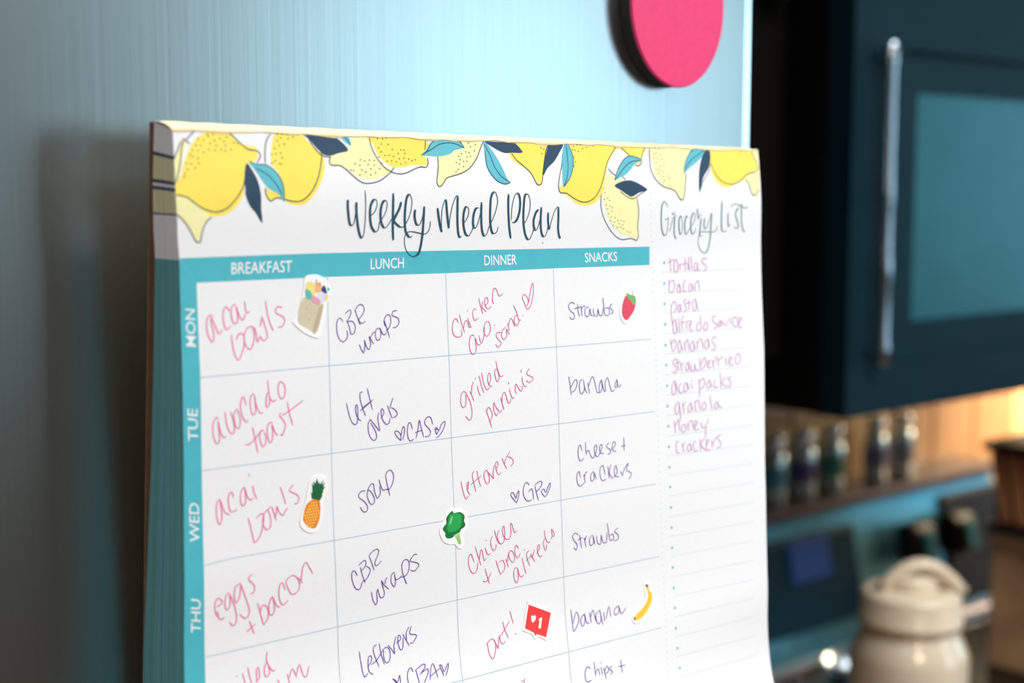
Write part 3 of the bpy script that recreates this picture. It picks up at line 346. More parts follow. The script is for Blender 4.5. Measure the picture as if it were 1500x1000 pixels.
121.24],[135.39,121.42,134.12,122.64,134.45,124.72,135.78,124.02,135.61,121.74,136.36,124.68],[137.08,121.96,137.4,124.27,138.73,124.82,139.01,121.97,139.63,
124.33,141.12,124.56,141.41,121.47],[141.62,118.66,142.62,124.34],[142.62,124.34,144.2,124.18,143.87,122.41,142.65,122.8],[146.25,120.76,144.56,121.66,
146.12,123.04,146.09,124.47,144.34,124.83]],[]],["purple","purple handwriting reading banana beside the banana sticker",[[125.69,143.34,125.93,146.97,126.05,
150.38],[126.13,147.83,127.75,144.55,128.68,146.93,127.25,149.41,125.98,150.37],[131.05,145.71,129.32,147.05,129.78,149.45,131.12,147.93,130.99,145.58,
131.71,148.6,132.78,148.8],[133.11,145.53,133.56,149.05],[133.19,147.77,134.62,145.13,135.43,148.85],[137.3,145.73,135.54,147.09,136.35,149.85,137.68,148.6,
137.38,145.64,138.21,150.48],[138.93,146.59,139.07,149.53],[139.66,148.97,141.3,145.22,141.78,148.8],[145.19,145.64,143.41,146.85,143.63,148.41,145.29,
147.75,145.41,145.68,146.28,148.5,148.44,146.79]],[]],["purple","purple handwriting reading chips plus",[[131.6,162.9,130.23,161.96,129.06,164,129.46,166.38,
131.48,166.33],[133.18,161.03,133.4,165.59],[133.38,164.65,134.74,163.46,135.05,165.67],[135.9,163.26,136.26,165.66],[136.99,163.65,137.62,167.33],[137.13,
164.9,138.54,163.43,138.94,165.01,137.71,165.64],[140.55,163.85,139.39,164.55,140.62,165.7,139.53,166.36],[144.38,162.69,144.72,166.92],[143.14,164.68,
146.16,164.76]],[136,161.89]],["pink","pink handwriting reading grilled at the lower edge",[[14.66,139.75,15.36,142.9],[16.29,138.59,16.72,141.32,17.17,
143.29],[18.25,142.77,19.44,141.89,19.34,139.34,18.68,139.85,18.64,143.04],[22.04,135.58,21.74,137.44,22.14,139.05,23.19,140.87,24.11,140.98],[21.78,138.21,
20.96,139.94,21.21,142.15,22.4,141.38,22.17,139.25],[24.65,143.56,25.03,144.96],[27.49,142.64,28.06,145.61],[28.02,143.9,29.08,141.56,30.22,144.25],[30.09,
143.76,31.28,140.86,32.1,143.99,33.14,144.48,34.11,141.91]],[13.04,140.27]],["lilac","lilac handwriting reading tortillas",[[172.3,35.59,172.49,38.27,172.61,
40.23],[171.14,37.34,174.43,36.36],[174.94,36.2,174.17,37.6,174.39,40.29,175.66,40.33,175.95,38.01,175.04,36.2],[176.72,37.67,177.05,40.01],[176.97,38.4,
177.85,37.71],[179.3,35.77,179.51,40.45],[178,38.14,180.32,37.59],[180.58,37.78,180.81,40.02],[181.01,35.63,181.32,40.15],[182.15,35.37,182.52,40.18],[184.75,
37.53,183.69,38.23,183.92,40.3,184.98,39.9,185.17,37.55,185.49,40.27,186.66,39.95],[189.76,36.65,187.91,36.35,187.37,37.61,189.21,38.75,189.46,40.03,187.86,
40.53]],[]],["lilac","lilac handwriting reading bacon",[[171.8,42.7,171.66,46.97],[171.76,44.12,173.31,43.11,174.28,44.39,173.43,46.93,171.92,46.87],[176.06,
44.46,175.24,46.22,176.48,47.24,176.91,45.21,176.17,44.46,177.36,47.02],[179.55,42.97,178.64,44.2,178.39,46.71,179.93,46.95],[181.99,44.5,180.92,45.36,
181.12,47.07,182.44,46.51,182.25,44.51,183.31,46.9],[183.8,44.75,183.98,47.11],[184.06,44.83,185.41,43.65,186.07,47.01]],[]],["lilac","lilac handwriting reading pasta",
[[172.24,51.27,172.43,54.67,172.93,57.92],[172.37,51.81,173.56,50.08,174.79,50.86,174.71,52.64,173.29,53.72],[176.41,51.11,175.49,52.32,176.19,53.68,176.88,
52.03,176.41,51.11,177.32,53.49],[179.82,49.65,178.41,49.94,178.86,51.4,179.67,52.88,178.24,53.61],[180.75,49.69,180.83,53.37],[179.14,51.06,181.85,50.57],
[183.87,49.64,182.51,50.85,182.89,53.66,184.26,52.38,183.87,49.53,185.08,53.69]],[]],["lilac","lilac handwriting reading alfredo sauce",[[173.89,55.82,
172.95,57.56,173.3,60.52,174.61,59.8,174.15,55.84,175.09,60.26],[175.59,55.55,176.09,60.68],[178.33,54.98,177.1,55.99,177.4,60.04],[176.51,57.4,178.7,56.8],
[179.09,57.18,179.47,59.8],[179.11,57.72,180.26,56.52],[180.54,58.89,181.77,57.33,180.91,56.85,180.75,59.8,182.41,59.9],[185.95,55.19,186.2,60.19],[185.66,
57.54,184.22,58.19,184.37,60.27,185.96,59.74],[188.02,57.67,187.27,59.82,188.84,60.16,189.32,58.11,188.02,57.67],[193.7,55.96,191.98,56.05,191.9,57.51,
193.97,58.73,193.37,59.87,191.94,59.72],[195.5,57.34,194.51,58.76,195.53,59.63,195.77,57.35,196.47,59.24],[197.01,57.42,197.45,59.18,198.54,59.06,198.9,
57.52],[201.23,56.72,199.98,57.58,201.12,58.75],[202.91,56.25,201.59,58.04,202.57,60.03,204.38,59.31,203.97,56.86,202.47,57.15],[204.57,58.76,206.42,57.55,
205.23,57,204.77,60.08,206.53,60.25]],[]],["lilac","lilac handwriting reading bananas",[[171.56,62.13,172.27,66.29],[171.86,64.11,173.2,62.51,174.14,64.08,
173.29,65.89,172.26,66.36],[175.83,62.75,174.86,64.85,175.53,66.94,176.49,64.95,175.83,62.82,177.18,66.51],[177.99,63.61,178.36,66.59],[178.16,64.16,179.56,
62.91,180,66.52],[181.96,63.5,180.75,64.87,181.17,66.96,182.52,65.71,182.12,63.43,183.1,66.73],[183.93,63.62,184.04,66.61],[184.1,64.36,186.05,62.95,186.77,
66.43],[189.04,63.21,187.55,64.58,187.98,66.51,189.33,65.79,189.2,63.15,189.93,66.46],[193.57,63.12,191.6,62.93,191.26,64.45,192.63,65.64,192.19,66.97,
190.75,67.06]],[]],["lilac","lilac handwriting reading strawberries",[[174.6,69.17,172.9,69.09,172.45,70.35,173.94,71.67,173.47,73.34,171.95,73.02],[174.5,
68.88,174.91,73.04],[173.42,70.3,175.72,69.9],[175.88,70.2,176.62,73.38],[176.07,71.22,177.43,70.23],[179.44,70.45,178.13,71.58,178.63,73.33,179.66,72.1,
179.5,70.38,180.19,73.45],[180.75,70.96,180.95,73.3,182.41,73.13,182.5,71.09,182.99,73.25,184.58,73.09],[184.92,69.21,185.32,73.64],[185.28,71.91,187.27,
69.29,187.89,71.48,185.81,73.26],[188.32,72.55,190,70.81,188.69,70.84,188.9,72.88,190.51,72.71],[191.09,70.47,191.57,73.29],[191.34,71.53,193.36,69.31],
[193.51,69.82,193.98,73.05],[193.77,70.87,196.37,69.52],[197.43,70.09,197.93,72.72],[198.85,72.49,200.6,70.32,199.24,70.56,199.45,72.83,201.41,72.68],[203.3,
69.24,202.28,71.28,203.13,72.89,204.87,71.46,204.22,69.22,202.97,69.64]],[]],["lilac","lilac handwriting reading acai packs",[[172.92,75.84,171.61,77.56,
171.78,80.48,173.23,79.72,173.09,75.98,174.19,79.88],[176.01,77.11,174.71,78.22,175.2,80.17,176.76,79.82],[178.31,77.1,176.99,78.41,177.5,80.17,178.81,
78.97,178.49,77.03,179.65,79.66],[180.49,77.48,181.11,79.45],[184.33,76.36,184.48,79.86,184.37,82.41],[184.45,77.6,186.39,76.23,187.01,78.43,184.65,79.96],
[189.14,77.15,188.07,78.51,188.6,79.88,189.96,78.67,189.32,77.09,190.51,79.84],[192.41,77.21,191.35,78.37,192.17,79.98,193.21,79.56],[194.68,74.89,194.86,
80.41],[197.26,76.77,195.37,78.49,197.71,80.23],[199.99,76.98,198.33,77.27,199.61,78.63,199.43,79.96,197.78,80.03]],[180.82,76.61]],["lilac","lilac handwriting reading granola",
[[174.06,83.04,172.74,84.94,173.22,87.1,174.69,85.94,174.52,83],[174.62,83.29,175.31,87.63,174.83,89.7],[176.21,83.64,176.93,87.05],[176.46,84.68,177.77,
83.29],[180.05,83.99,178.72,85.5,179.24,87.06,180.45,85.66,180.12,83.91,181.1,86.83],[182,83.34,182.42,87.16],[182.19,84.18,183.74,83.42,184.59,86.96],
[186.77,84.19,185.42,85.3,185.94,86.88,187.46,85.9,186.77,84.19],[189.27,82.26,190.08,87.06],[192.69,84.72,191.32,85.85,191.87,87.02,193.23,86.02,192.69,
84.64,194.09,86.81,195.01,86.39]],[]],["lilac","lilac handwriting reading honey",[[172.18,89.15,172.7,93.14],[172.5,91.01,173.99,89.13,174.26,89.56,174.53,
92.93],[176.62,90.61,175.32,91.7,176.1,93.5,177.7,92.35,176.62,90.61],[178.24,90.36,178.99,93.18],[178.66,91.23,180.29,89.67,181.12,93.2],[181.33,92.52,
182.97,90.84,181.71,90.22,181.88,93.07,183.75,92.98],[184.48,90.99,185.4,92.81,186.88,92.47],[188.29,90.04,186.85,93.29,186.9,96.07]],[]],["lilac","lilac handwriting reading crackers",
[[174.12,96.06,172.84,96.74,173,99.68,174.52,99.98],[175.39,97.01,176.4,100.07],[175.63,98.06,176.94,96.69],[178.93,97.4,177.9,98.52,178.41,100.09,179.74,
98.72,179.1,97.34,180.26,100.01],[182.13,96.93,180.82,97.61,181.29,100.21,182.87,99.89],[183.96,96.3,184.19,100.54],[186.25,96.13,184.28,98.4,186.66,100.4],
[186.59,99.27,188.26,97.38,186.96,97.37,187.12,100.66,188.73,100.13],[189.51,97.31,190.1,99.95],[190.03,98.82,191.56,96.61],[194.27,96.15,192.04,96.66,
193.86,98.61,193.68,99.93,191.75,100.34]],[]]],"lem":[["pale",[0.01,7.43,0.93,5.3,2.01,2.71,2.75,2.49,3.32,3.08,2.01,7.78,1.18,11.12,0.06,13.13,-0.09,13.14],
[[0.01,7.23,0.02,6.89,0.94,5.14,2.01,2.78],[2.77,2.26,1.95,5.11,1.23,9.12,0.34,11.96,-0.08,12.97]],[]],["pale",[-0.08,16.19,1.71,16.44,3.85,17.44,6.73,
19.46,9.29,21.17,8.54,21.84,7.42,23.53,6.67,25.21,6.29,27.24,5.74,27.74,4.82,26.88,3.56,24.83,1.94,22.8,0.16,20.95,0.09,20.71],[[0.09,20.71,0.34,20.98,
2.3,22.97,3.74,25.17,4.82,27.22,5.74,27.74,6.29,27.24,6.86,24.54,7.98,22.51,9.36,21.44]],[]],["bright",[-0.1,13.8,0.09,12.46,1.21,11.78,2.1,9.11,3.4,6.08,
4.66,3.71,6.63,1.64,9.29,0.38,12.28,0.3,15.25,0.69,17.42,2.34,19.64,3.37,21.94,3.66,22.84,4.6,22.72,6.33,22.06,7.39,20.46,8.11,19.28,8.47,18.65,12.26,18.3,
15.7,16.5,18.46,14.56,20.17,12.66,21.01,9.66,21.34,7.46,19.97,5.28,18.45,3.14,16.77,1.36,16.18,-0.09,15.99],[[14.55,0.3,16.35,1.34,18.14,3,20.33,4.49,22.26,
4.62,23.38,5.28,23.5,6.32,22.41,7.9],[18.88,11.57,18.18,13.99,16.55,16.4,14.21,18.8,11.93,19.99,9.68,20.15,7.1,19.46,4.93,18.11,2.79,16.61,0.64,16.11,-0.09,
15.99],[5.62,0.33,4.45,1.54,3.28,2.61],[2.52,2.17,3.44,2.91,4.37,3.58]],[6.59,2.15,9.25,1.05,8.04,2.44,10.74,0.91,9.4,1.56,5.92,3.84,7.21,3.81,4.92,5.04,
6.39,5,4.12,6.06,4.82,6.55,6.24,7.02,7.82,5.47,9.83,3.23,9.35,4.76,11,2.52,11.47,3.69,11.02,4.89,12.53,1.97,13.61,2.62,14.44,1.57,13.92,3.63,15.36,4.61,
13.82,4.99,12.71,4.68,16.24,2.88,17.37,3.02,3.06,8.26,4.32,8.4,6.34,8.2,5.35,9.39,3.32,9.75,2.53,10.77,2.3,11.6]],["bright",[28.09,0.3,31.68,0.3,36.12,
0.3,37.63,1.75,39.96,3.83,41.93,5.21,42.58,7.7,41.97,10.58,40.56,13.46,38.37,16.33,36.27,18.11,33.82,18.65,31.4,18.11,29.82,17.06,28.23,16.89,26.63,17.07,
25.63,17.49,24.68,16.37,24.57,14.11,26.31,14.97,27.96,13.56,28.53,10.41,27.06,8.68,26.57,7.3,27.02,3.8],[[26.9,0.3,25.57,2.1,24.97,4.9,24.82,8.03],[24.57,
14.11,24.59,15.68,25.83,17.49,27.44,16.71,29.42,16.89,31.82,17.48,34.24,17.58,36.31,16.69,38.44,14.55,40.26,11.32,41.33,7.73,41.75,4.85,40.4,3.46,38.48,
1.37,36.73,0.3]],[28.86,0.3,30.27,0.3,31.66,0.3,33.47,0.3,34.89,0.3,28.73,2.01,29.78,1.28,31.97,1.39,33.41,0.99,29.24,3.22,30.67,2.83,27.8,3.96,29.5,5.14,
28.09,5.35,26.89,5.55,29.81,6.36,27.75,7.27,26.73,7.82,28.9,7.88,29.5,7.94]],["pale",[44.63,5.51,47,4.91,50.05,3.93,51.2,0.3,56.84,0.3,57.89,3.74,60.27,
7.38,63.75,8.81,63.25,9.56,60.94,10.7,58.23,11.47,55.15,11.51,52.58,10.81,50.09,9.38,47.62,7.97,44.67,7.85,44.02,6.96],[[44.41,5.69,43.96,7.14,44.66,8.03,
47.19,8.05,49.24,9.21,51.7,11.18,53.79,12.44,55.96,12.71,59.07,12.13,61.83,10.69,63.72,9.18,64.46,8.24]],[53.76,6.4,51.95,7.46,53.43,7.87,55.04,6.74,56.59,
6.42,58.12,6.5,56.06,7.64,58.03,7.79,53.99,9.14,56.86,8.73,59.74,8.68,55.18,9.67,58.33,9.81,50.53,9.2,51.39,9.29,53.26,10.43,56.75,10.39]],["bright",[57.06,
0.3,75.62,0.3,75.17,4.83,75.86,6.34,75.3,7.49,72.97,7.53,70.2,7.58,67.41,8.19,63.8,8.06,61.22,6.62,59.16,4.45,58.02,1.9],[[57.06,0.3,57.34,2.29,58.66,5.2,
60.69,7.74,62.82,9.19,65.47,9.97,68.21,9.79,71.04,8.69,73.4,7.97,75.26,8.06,76.05,6.9,75.93,5.39],[75.62,0.3,75.24,3.32]],[59.66,0.56,61.3,0.62,62.48,0.3,
60.67,2.01,62.99,2.06,59.71,3.03,64.24,3.4,60.52,4.12,67.08,3.44,68.21,3.49,66.1,4.47,68.37,4.42,59.74,5.54,61.78,5.06,63.13,5.03,64.55,5.25,66.45,5.85,
67.96,5.67,69.54,5.9,70.66,6.25,71.69,6.04,62.34,6.6,63.82,6.5,65.34,6.73,66.75,7.26,68.33,6.86,60.51,7.19]],["pale",[79.49,4.93,83.6,4.27,86.64,2.27,88.67,
1.05,86.8,0.3,95.64,0.3,95.25,2.04,93.28,5.22,91.12,7.6,88.07,9.2,84.6,10.4,82.12,11.59,80.61,13.13,79.41,13.34,78.79,11.62,79.43,8.94],[[79.49,4.93,79.52,
7.79,78.93,10.86,78.75,12.39,79.64,13.41,80.87,12.56,82.16,11.01,84.11,10.41,87.56,9.52,90.6,8,93.28,5.22,95,2.05,96.14,0.3]],[90.63,0.92,93.08,1.24,91.3,
1.95,92.7,3.08,89.47,3.43,90.68,3.64,87.97,3.97,86.94,4.77,89.85,4.9,91.1,4.68,87.35,5.73,88.53,6.17,85.93,6.53,89.67,6.07,87.02,6.89,88.42,7.64,86.42,
8.45,85.64,9.16]],["bright",[108.37,0.3,121.07,0.3,119.57,2.23,118.93,7.13,117.9,10.39,117.24,12.43,115.92,12.24,114.43,10.43,111.94,8.25,108.91,6.7,106.44,
5.14,105.51,3.77,106.34,2.95,110.5,2.93],[[106.31,3.35,107.98,5.31,110.96,7.26,113.45,9.24,115.39,12.24,116.7,12.56,117.56,11.62,118.23,7.95,119.15,4.27,
119.87,1.82,121.19,0.3]],[118.27,0.3,119.99,0.3,117.85,1.54,118.9,1.92,118.05,3.28]],["bright",[129.83,0.3,148.67,0.3,147.34,2.4,145.39,4.98,144,7.97,143.14,
12.2,141.27,16.01,138.39,18.12,134.98,18.75,131.04,18.12,128.82,16.46,125.54,15.03,124.32,14.01,124.53,12.78,125.91,12.77,129.09,10.26,130.5,6.1,130.23,
2.38],[[126.18,3.3,125.79,6.19,124.73,9.49,123.97,13.19,124.72,14.83,127.19,15.02,129.93,16.46,133.28,17.62,136.11,17.49,138.97,16.02,141.37,13.06,143.04,
9.25,144.81,5,148.02,1.11,148.68,0.3]],[130.9,0.71,132.32,0.34,133.73,0.3,137.69,0.3,139.09,0.5,131.37,1.94,132.74,2.32,134.51,1.24,136.22,0.99,130.55,
1.76,130.94,4.02,131.38,5.46,130.62,6.72]],["bright",[150.15,0.3,161.54,0.3,159.85,2.54,159.41,4.28,158.97,6.02,157.19,5.62,154.37,3.31],[[150.15,0.3,152.12,
1.43,154.38,3.09],[161.36,0.3,159.81,2.97,159.31,5.58,157.74,6.25,156.57,5.84]],[]],["pale",[143.56,10.09,144.81,8.8,147.36,9.83,150.86,10.43,156.04,14.24,
157.07,16.39,157.49,18.55,157.34,24.18,157.65,28.87,156.33,29.16,153.29,28.24,149.68,27.12,146.65,24.94,144.21,21.94,142.7,17.7,142.18,14.32,142.56,12.21],
[[141.58,15.17,141.26,18.54,142.48,22.35,144.93,25.77,147.96,28.38,150.95,29.5,154.52,29.13,156.96,29.82,157.82,28.53,157.38,25.05,157.71,20.72,156.89,
16.39],[144.92,7.32,146.28,8.57,148.1,9.4],[150.9,9.79,152.04,10.63]],[142.5,13.47,143.04,14.74,142.7,16.85,144.16,16.43,145.02,17.19,143.57,18.54,145.32,
18.97,146.2,19.4,144.17,19.82,145.93,20.46,144.49,21.3,147.45,22.6,145.68,22.37,145.42,23.44,147.2,23.88,148.65,23.46,150.13,23.47,151.21,23.7,149.28,24.45,
150.77,24.77,146.65,24.94,148.44,25.6,149.91,25.49,151.12,26.06,152.94,26.94,154.15,27.17]],["pale",[164.15,0.3,182.44,0.3,181.07,2.38,178.93,6.58,179.54,
10.73,178.45,14.9,177.52,16.78,176.03,15.74,174.29,14.09,171.37,13.29,167.94,11.67,165.22,8.84,164.38,4.78],[[163.41,0.3,163.21,3.58,163.61,7.24,165.14,
10.07,168.48,12.49,171.96,13.36,174.29,14.09,175.73,15.95,177.22,16.98,178.43,15.73,179.05,11.98,179.71,8.23]],[165.86,0.47,167.58,0.63,166.33,1.89,165.43,
2.31,168.32,2.45,165.32,3.74,166.77,3.71,168.79,3.88,166.08,5.16,167.74,6.15,169.51,5.91,166.5,7.19,167.92,7.58,169.35,7.97,171.07,8.56,166.99,8.41,168.96,
9.41,171.27,9.79,172.13,10.19,169.75,10.63,169.13,11.25,171.42,12.26,172.28,12.79]],["bright",[191.65,0.3,212.76,0.3,214.46,3.82,214.91,6.43,211.51,7.79,
208.08,10,202.79,11.78,199.55,12.66,195.79,11.84,192.81,9.32,191.51,5.95],[[191.92,4.67,193.53,8.04,196.5,10.56,200.24,11.59,203.46,11.34,206.77,10.02,
210.18,8.02,214.18,7.31,215.28,5.99,214.79,3.81,212.97,1.67,212.76,0.3]],[206.83,0.72,209.39,1.31,210.31,2.16,211.19,3.45]],["pale",[212.76,0.3,215.96,
0.3,215.79,13.42,213.74,15.4,211.79,14.32,210.56,12.15,208.09,9.78,211.49,8.01,214.89,6.65,214.79,3.81,213.27,2.1],[[208.42,9.78,210.28,11.28,211.46,14.32,
212.75,15.4,214.42,14.52,215.48,12.98]],[]]],"leaf":[["navy",[19.5,7.95,21.11,9.82,22.5,12.57,23.2,16.03,23.13,19.16,23.41,22.99,21.86,20.89,19.96,18.11,
18.9,15.01,18.69,11.58],[[18.71,15.01,19.95,18.46,22.25,20.89,23.48,22.99]]],["teal",[20.3,7.59,22.01,8.08,24.73,8.2,27.01,9.38,28.87,11.45,29.73,13.9,
29.73,17.41,28.26,15.66,25.55,14.28,23.69,12.21,22.26,10.15],[[20.31,7.42,22,8.15,24.73,8.2,27.01,9.38,28.87,11.45,29.84,14.25,29.8,17.69],[21.94,9.12,
25.34,10.8,27.96,13.56,29.25,16.01]]],["navy",[36.93,0.3,40.23,0.3,44.82,0.3,47.67,1.46,50.05,3.93,47.01,4.73,44.42,5.51,41.94,5.03,39.64,2.41,37.72,0.51],
[[37.72,0.51,39.57,3.48,41.9,5.57,44.4,5.8]]],["teal",[47.78,0.3,50.34,0.3,51.01,2.64,49.76,2.13],[[48.63,0.3,49.83,1.04,50.93,2.53]]],["teal",[73.88,4.67,
75.62,3.31,77.16,1.37,79.14,0.3,82.47,0.3,86.31,0.3,88.59,2.22,85.61,3.06,83.6,4.27,79.73,4.93,76.44,4.81],[[73.88,4.67,75.82,3.68,77.4,1.36,79.38,0.3],
[74.61,4.28,77.02,3.27,79.97,1.67,83.35,1.01,86.22,1.31,89.06,2.4],[86.31,0.3,87.72,0.69,89.06,2.4]]],["teal",[96.13,0.3,98.04,1.58,100.36,4.28,102.64,
7.8,104.22,10.95,105.45,11.94,102.85,12.48,100.36,11.39,97.99,9.06,96.65,6.72,96.39,3.58],[[96.32,1.04,98.34,4.33,99.62,7.45,101.96,10.19,104.94,11.74],
[96.45,2.8,96.87,7.11,98.44,9.84,100.85,11.78,103.36,12.47,105.45,11.94]]],["navy",[96.64,0.3,100.67,0.3,105.77,0.3,108.31,0.83,110.49,3.06,106.58,3.27,
103.49,3.34,100.51,2.3,98.56,1.37],[[107.81,0.52,109.29,1.68,110.6,3.05]]],["navy",[121.35,0.3,126.52,0.3,125.25,2.5,122.85,5.42,119.98,7.52,118.21,9.78,
118.36,7.54,119.45,3.86],[[118.11,9.58,118.99,6.31]]],["teal",[127.08,0.3,128.45,0.3,130.2,2.8,130.39,6.1,129.42,9.43,127.9,11.51,125.89,13.18,125.83,9.48,
125.86,5.36,126.49,2.06],[[127.88,0.3,128.16,4.08,128.18,7.38,127.4,10.69,126.06,12.97],[128.71,0.3,130.41,3.62,130.13,7.35,128.51,10.68,126.06,13.09]]],
["teal",[147.3,10.89,148.61,8.75,149.98,6.17,151.91,4.22,154.97,3.17,158.55,3.65,159.7,4.49,156.58,5.63,154.65,7.38,152.13,9.13,149.71,10.01],[[147.59,
10.89,151.07,7.44,154.83,5.01,159.39,4.5],[147.3,10.89,149,7.47,151.91,4.22,154.97,3.17,159.12,4.07]]],["navy",[147.2,12.59,150.22,11.29,153.81,10.82,157.37,
11.65,161.52,13.69,157.84,14.66,154.79,15.97,153.01,15.55,150.08,14.06],[[161.52,13.69,158.43,15.09,155.38,16.61,152.4,15.98,149.48,14.28]]],["teal",[178.81,
8.24,179.33,5.32,181.07,2.38,183.04,0.3,186.71,0.3,189.79,0.3,187.75,2.65,184.52,4.81,181.35,6.54,180.07,7.39],[[178.78,8.66,179.33,5.32,181.39,2.16,183.62,
0.56],[179.2,6.99,182.15,4.02,185.33,2.28,189.47,0.3]]],["navy",[189.79,0.3,191.34,0.3,191.74,2.98,190.54,6.39,187.85,9.38,185.75,14.03,185.61,10.67,186.22,
6.46,187.75,2.65],[[191.61,4.68,190.45,7.66,187.43,11.07,185.74,14.45]]]],"stk":[["drink_sticker","white-edged sticker of an iced drink cup topped with fruit",
[36.02,37.27,38.71,36.74,41.21,37.44,43.07,39.15,43.66,40.99,42.75,43.88,42.06,46.04,41.35,48.92,39.96,53.22,38.69,53.58,36.24,52.63,33.42,50.65,32.04,
49.14,32.27,48.43,33.98,45.64,35.1,41.73,35.57,39.23],[["beige",[35.2,42.82,37.74,43.58,40.63,44.69,41.37,45.27,39.08,52,35.88,50.8,33.32,48.67]],["beigedark",
[39.84,45.93,41.15,45.55,39,51.99,37.84,51.56]],["yellow",[36.82,38.56,39.08,39.29,39.12,41.54,37.76,42.75,36.06,41.05,36.1,39.43]],["orange",[39.09,39.07,
40.83,39.43,40.63,41.31,38.96,41.42]],["mint",[35.95,40.61,37.59,41.4,37.83,43.29,36.1,42.86]],["lilacpale",[40.08,41.4,41.87,41.94,42.43,43.13,40.72,44.59,
39.5,43.08]],["rosepale",[38.19,42.3,40.32,43.77,39.87,44.91,37.82,43.66]],["navy",[41.67,39.75,42.46,42.04,40.72,41.06]],["mint",[42.62,40.33,43.33,40.8,
42.81,41.4]],["yellow",[41.86,42.31,42.87,42.6,42.24,44.04]]],[[39.19,38.1,39.5,39.38],[40.43,38.76,40.12,39.84]],[36.03,45.74,38.48,46.95,36.77,48.67]],
["strawberry_sticker","small sticker of a red strawberry with green leaves",[154.96,45.28,152.1,46.12,150.02,49.46,149.24,52.75,150.42,55.43,152.36,56.02,
154.74,54.47,156.85,51.7,157.43,48.84,156.51,46.64],[["berry",[152.07,47.17,150.67,49.49,150.1,52.32,150.8,54.26,152.21,55.05,153.77,53.94,155.5,52.11,
156.24,50.23,154.96,49.21,153.35,47.94]],["leafgreen",[152.29,46.37,154.37,47.17,156.02,47.48,156.53,49.76,155.25,50.28,154.3,49.08,152.89,47.92]]],[[155.22,
45.68,154.89,47.39]],[151.54,49.06,151.29,50.47,152.25,51,151.01,52.37,152.52,52.44,153.87,51.55,153.13,53.43,151.8,53.84,154.57,50.63]],["pineapple_sticker",
"white-edged sticker of an orange pineapple with green crown",[36.9,90.69,38.57,90.51,40.57,91.3,41.45,93.5,40.96,95.52,40,97.19,39.63,100.71,38.79,104.17,
37.3,105.8,35.14,105.65,33.05,104.06,32.55,102.07,33.34,99.82,34.41,97.02,35.16,93.87,35.71,91.87],[["pineapple",[36.23,96.97,38.39,97.27,38.85,98.82,38.6,
101.76,37.69,104.01,36.66,104.75,34.87,103.89,33.6,102.22,33.64,100.75,34.54,98.22]],["crown",[36.24,96.68,36.07,94.58,36.51,95.23,36.46,92.26,37,93.22,
36.87,91.87,37.51,92.69,37.98,91.27,38.51,92.82,38.86,92.27,38.84,93.16,40.04,91.98,39.51,93.25,40.53,92.78,39.83,93.88,40.5,93.82,39.63,95.05,39.97,94.95,
39.43,95.92,39.59,96.24,38.72,97.46,37.4,96.98]]],[],[]],["broccoli_sticker","white-edged sticker of a green broccoli head on its stalk",[82.16,105.6,84.51,
106.26,86.53,107.19,87.49,109.15,87.23,111.65,86.16,113.18,85.78,114.54,86.09,116.28,85.38,117.59,84.35,117.85,83.35,116.98,82.62,116.19,80.43,115.85,78.84,
114.88,77.72,113.03,77.44,111.32,78.33,109.51,79.39,107.99,80.11,106.7,81.15,105.74],[["stalk",[82.58,113.21,84.22,112.89,84.53,114.35,84.89,116.24,84.04,
116.39,83.39,115.02]],["broccolidark",[82.14,106.38,82.62,107.06,84.49,107.04,85.76,107.64,86.41,108.72,86.1,109.8,86.53,110.99,86.03,111.76,84.99,112.17,
84.46,112.93,82.58,113.49,82.05,114.11,80.2,114.16,79.32,113.27,79.41,112.45,78.54,111.34,78.97,110.43,79.83,109.73,79.89,108.07,81.11,106.85]],["broccoli",
[81.77,107.22,84.41,107.45,85.28,108.84,84.85,111.3,83.29,112.33,80.58,112.35,80.13,110.88,80.89,108.21]],["broccolilight",[81.75,107.91,82.14,108.39,81.33,
110.22,80.93,109.89,81.21,108.81]]],[[82.92,113.26,83.24,114.15],[83.43,113.11,83.68,113.99],[83.95,113.02,84.06,113.85]],[]],["speech_bubble_sticker",
"red speech bubble sticker with a white heart and the number 1",[109.57,138.08,117.88,142.07,118.38,142.9,115.52,150.52,114.58,150.48,112.32,149.18,111.34,
149.57,110.44,149.4,109.87,147.99,106.73,146.39,106.63,145.65,108.81,138.52],[["red",[109.7,139.12,117.08,142.66,117.47,143.47,115.28,149.46,114.68,149.7,
111.68,148.34,110.88,148.82,110.56,147.7,107.52,145.82,107.51,145.24,109.21,139.32]],["white",[109.93,142.66,110.34,142.24,110.81,142.73,111.36,142.43,
111.86,143.02,111.56,143.98,110.35,144.77,109.99,143.83]],["white",[112.79,143.92,113.63,143.64,114.18,143.82,113.32,146.92,112.43,146.61,113.12,144.41,
112.81,144.5]]],[],[]],["banana_sticker","small sticker of a curved yellow banana",[156.99,140.08,159.29,141.05,160.26,144.12,160.34,147.04,157.9,150.06,
154.74,152.46,151.61,152.55,150.46,150.97,151.53,149.75,155.22,147.85,157.02,145.29,156.61,142.33],[["banana",[157.31,141.29,158.48,141.32,158.77,142.99,
159.85,144.34,159.66,146.63,157.84,149.18,154.87,151.22,152.09,151.73,151.4,150.86,152.7,149.68,155.58,148.2,157.74,146,158.08,143.74]],["bananatip",[157.25,
140.99,158.26,141.17,158.37,141.82,157.43,141.78]],["bananatip",[151.27,150.67,151.81,150.65,151.82,151.34,151.35,151.36]]],[],[]]],"txt":[["BREAKFAST",
[14.65,35.94],[32.05,35.88],[14.7,33]],["LUNCH",[56.5,35.91],[67.41,35.86],[56.52,33.12]],["DINNER",[95.72,36.01],[107.88,36.05],[95.6,33.13]],["SNACKS",
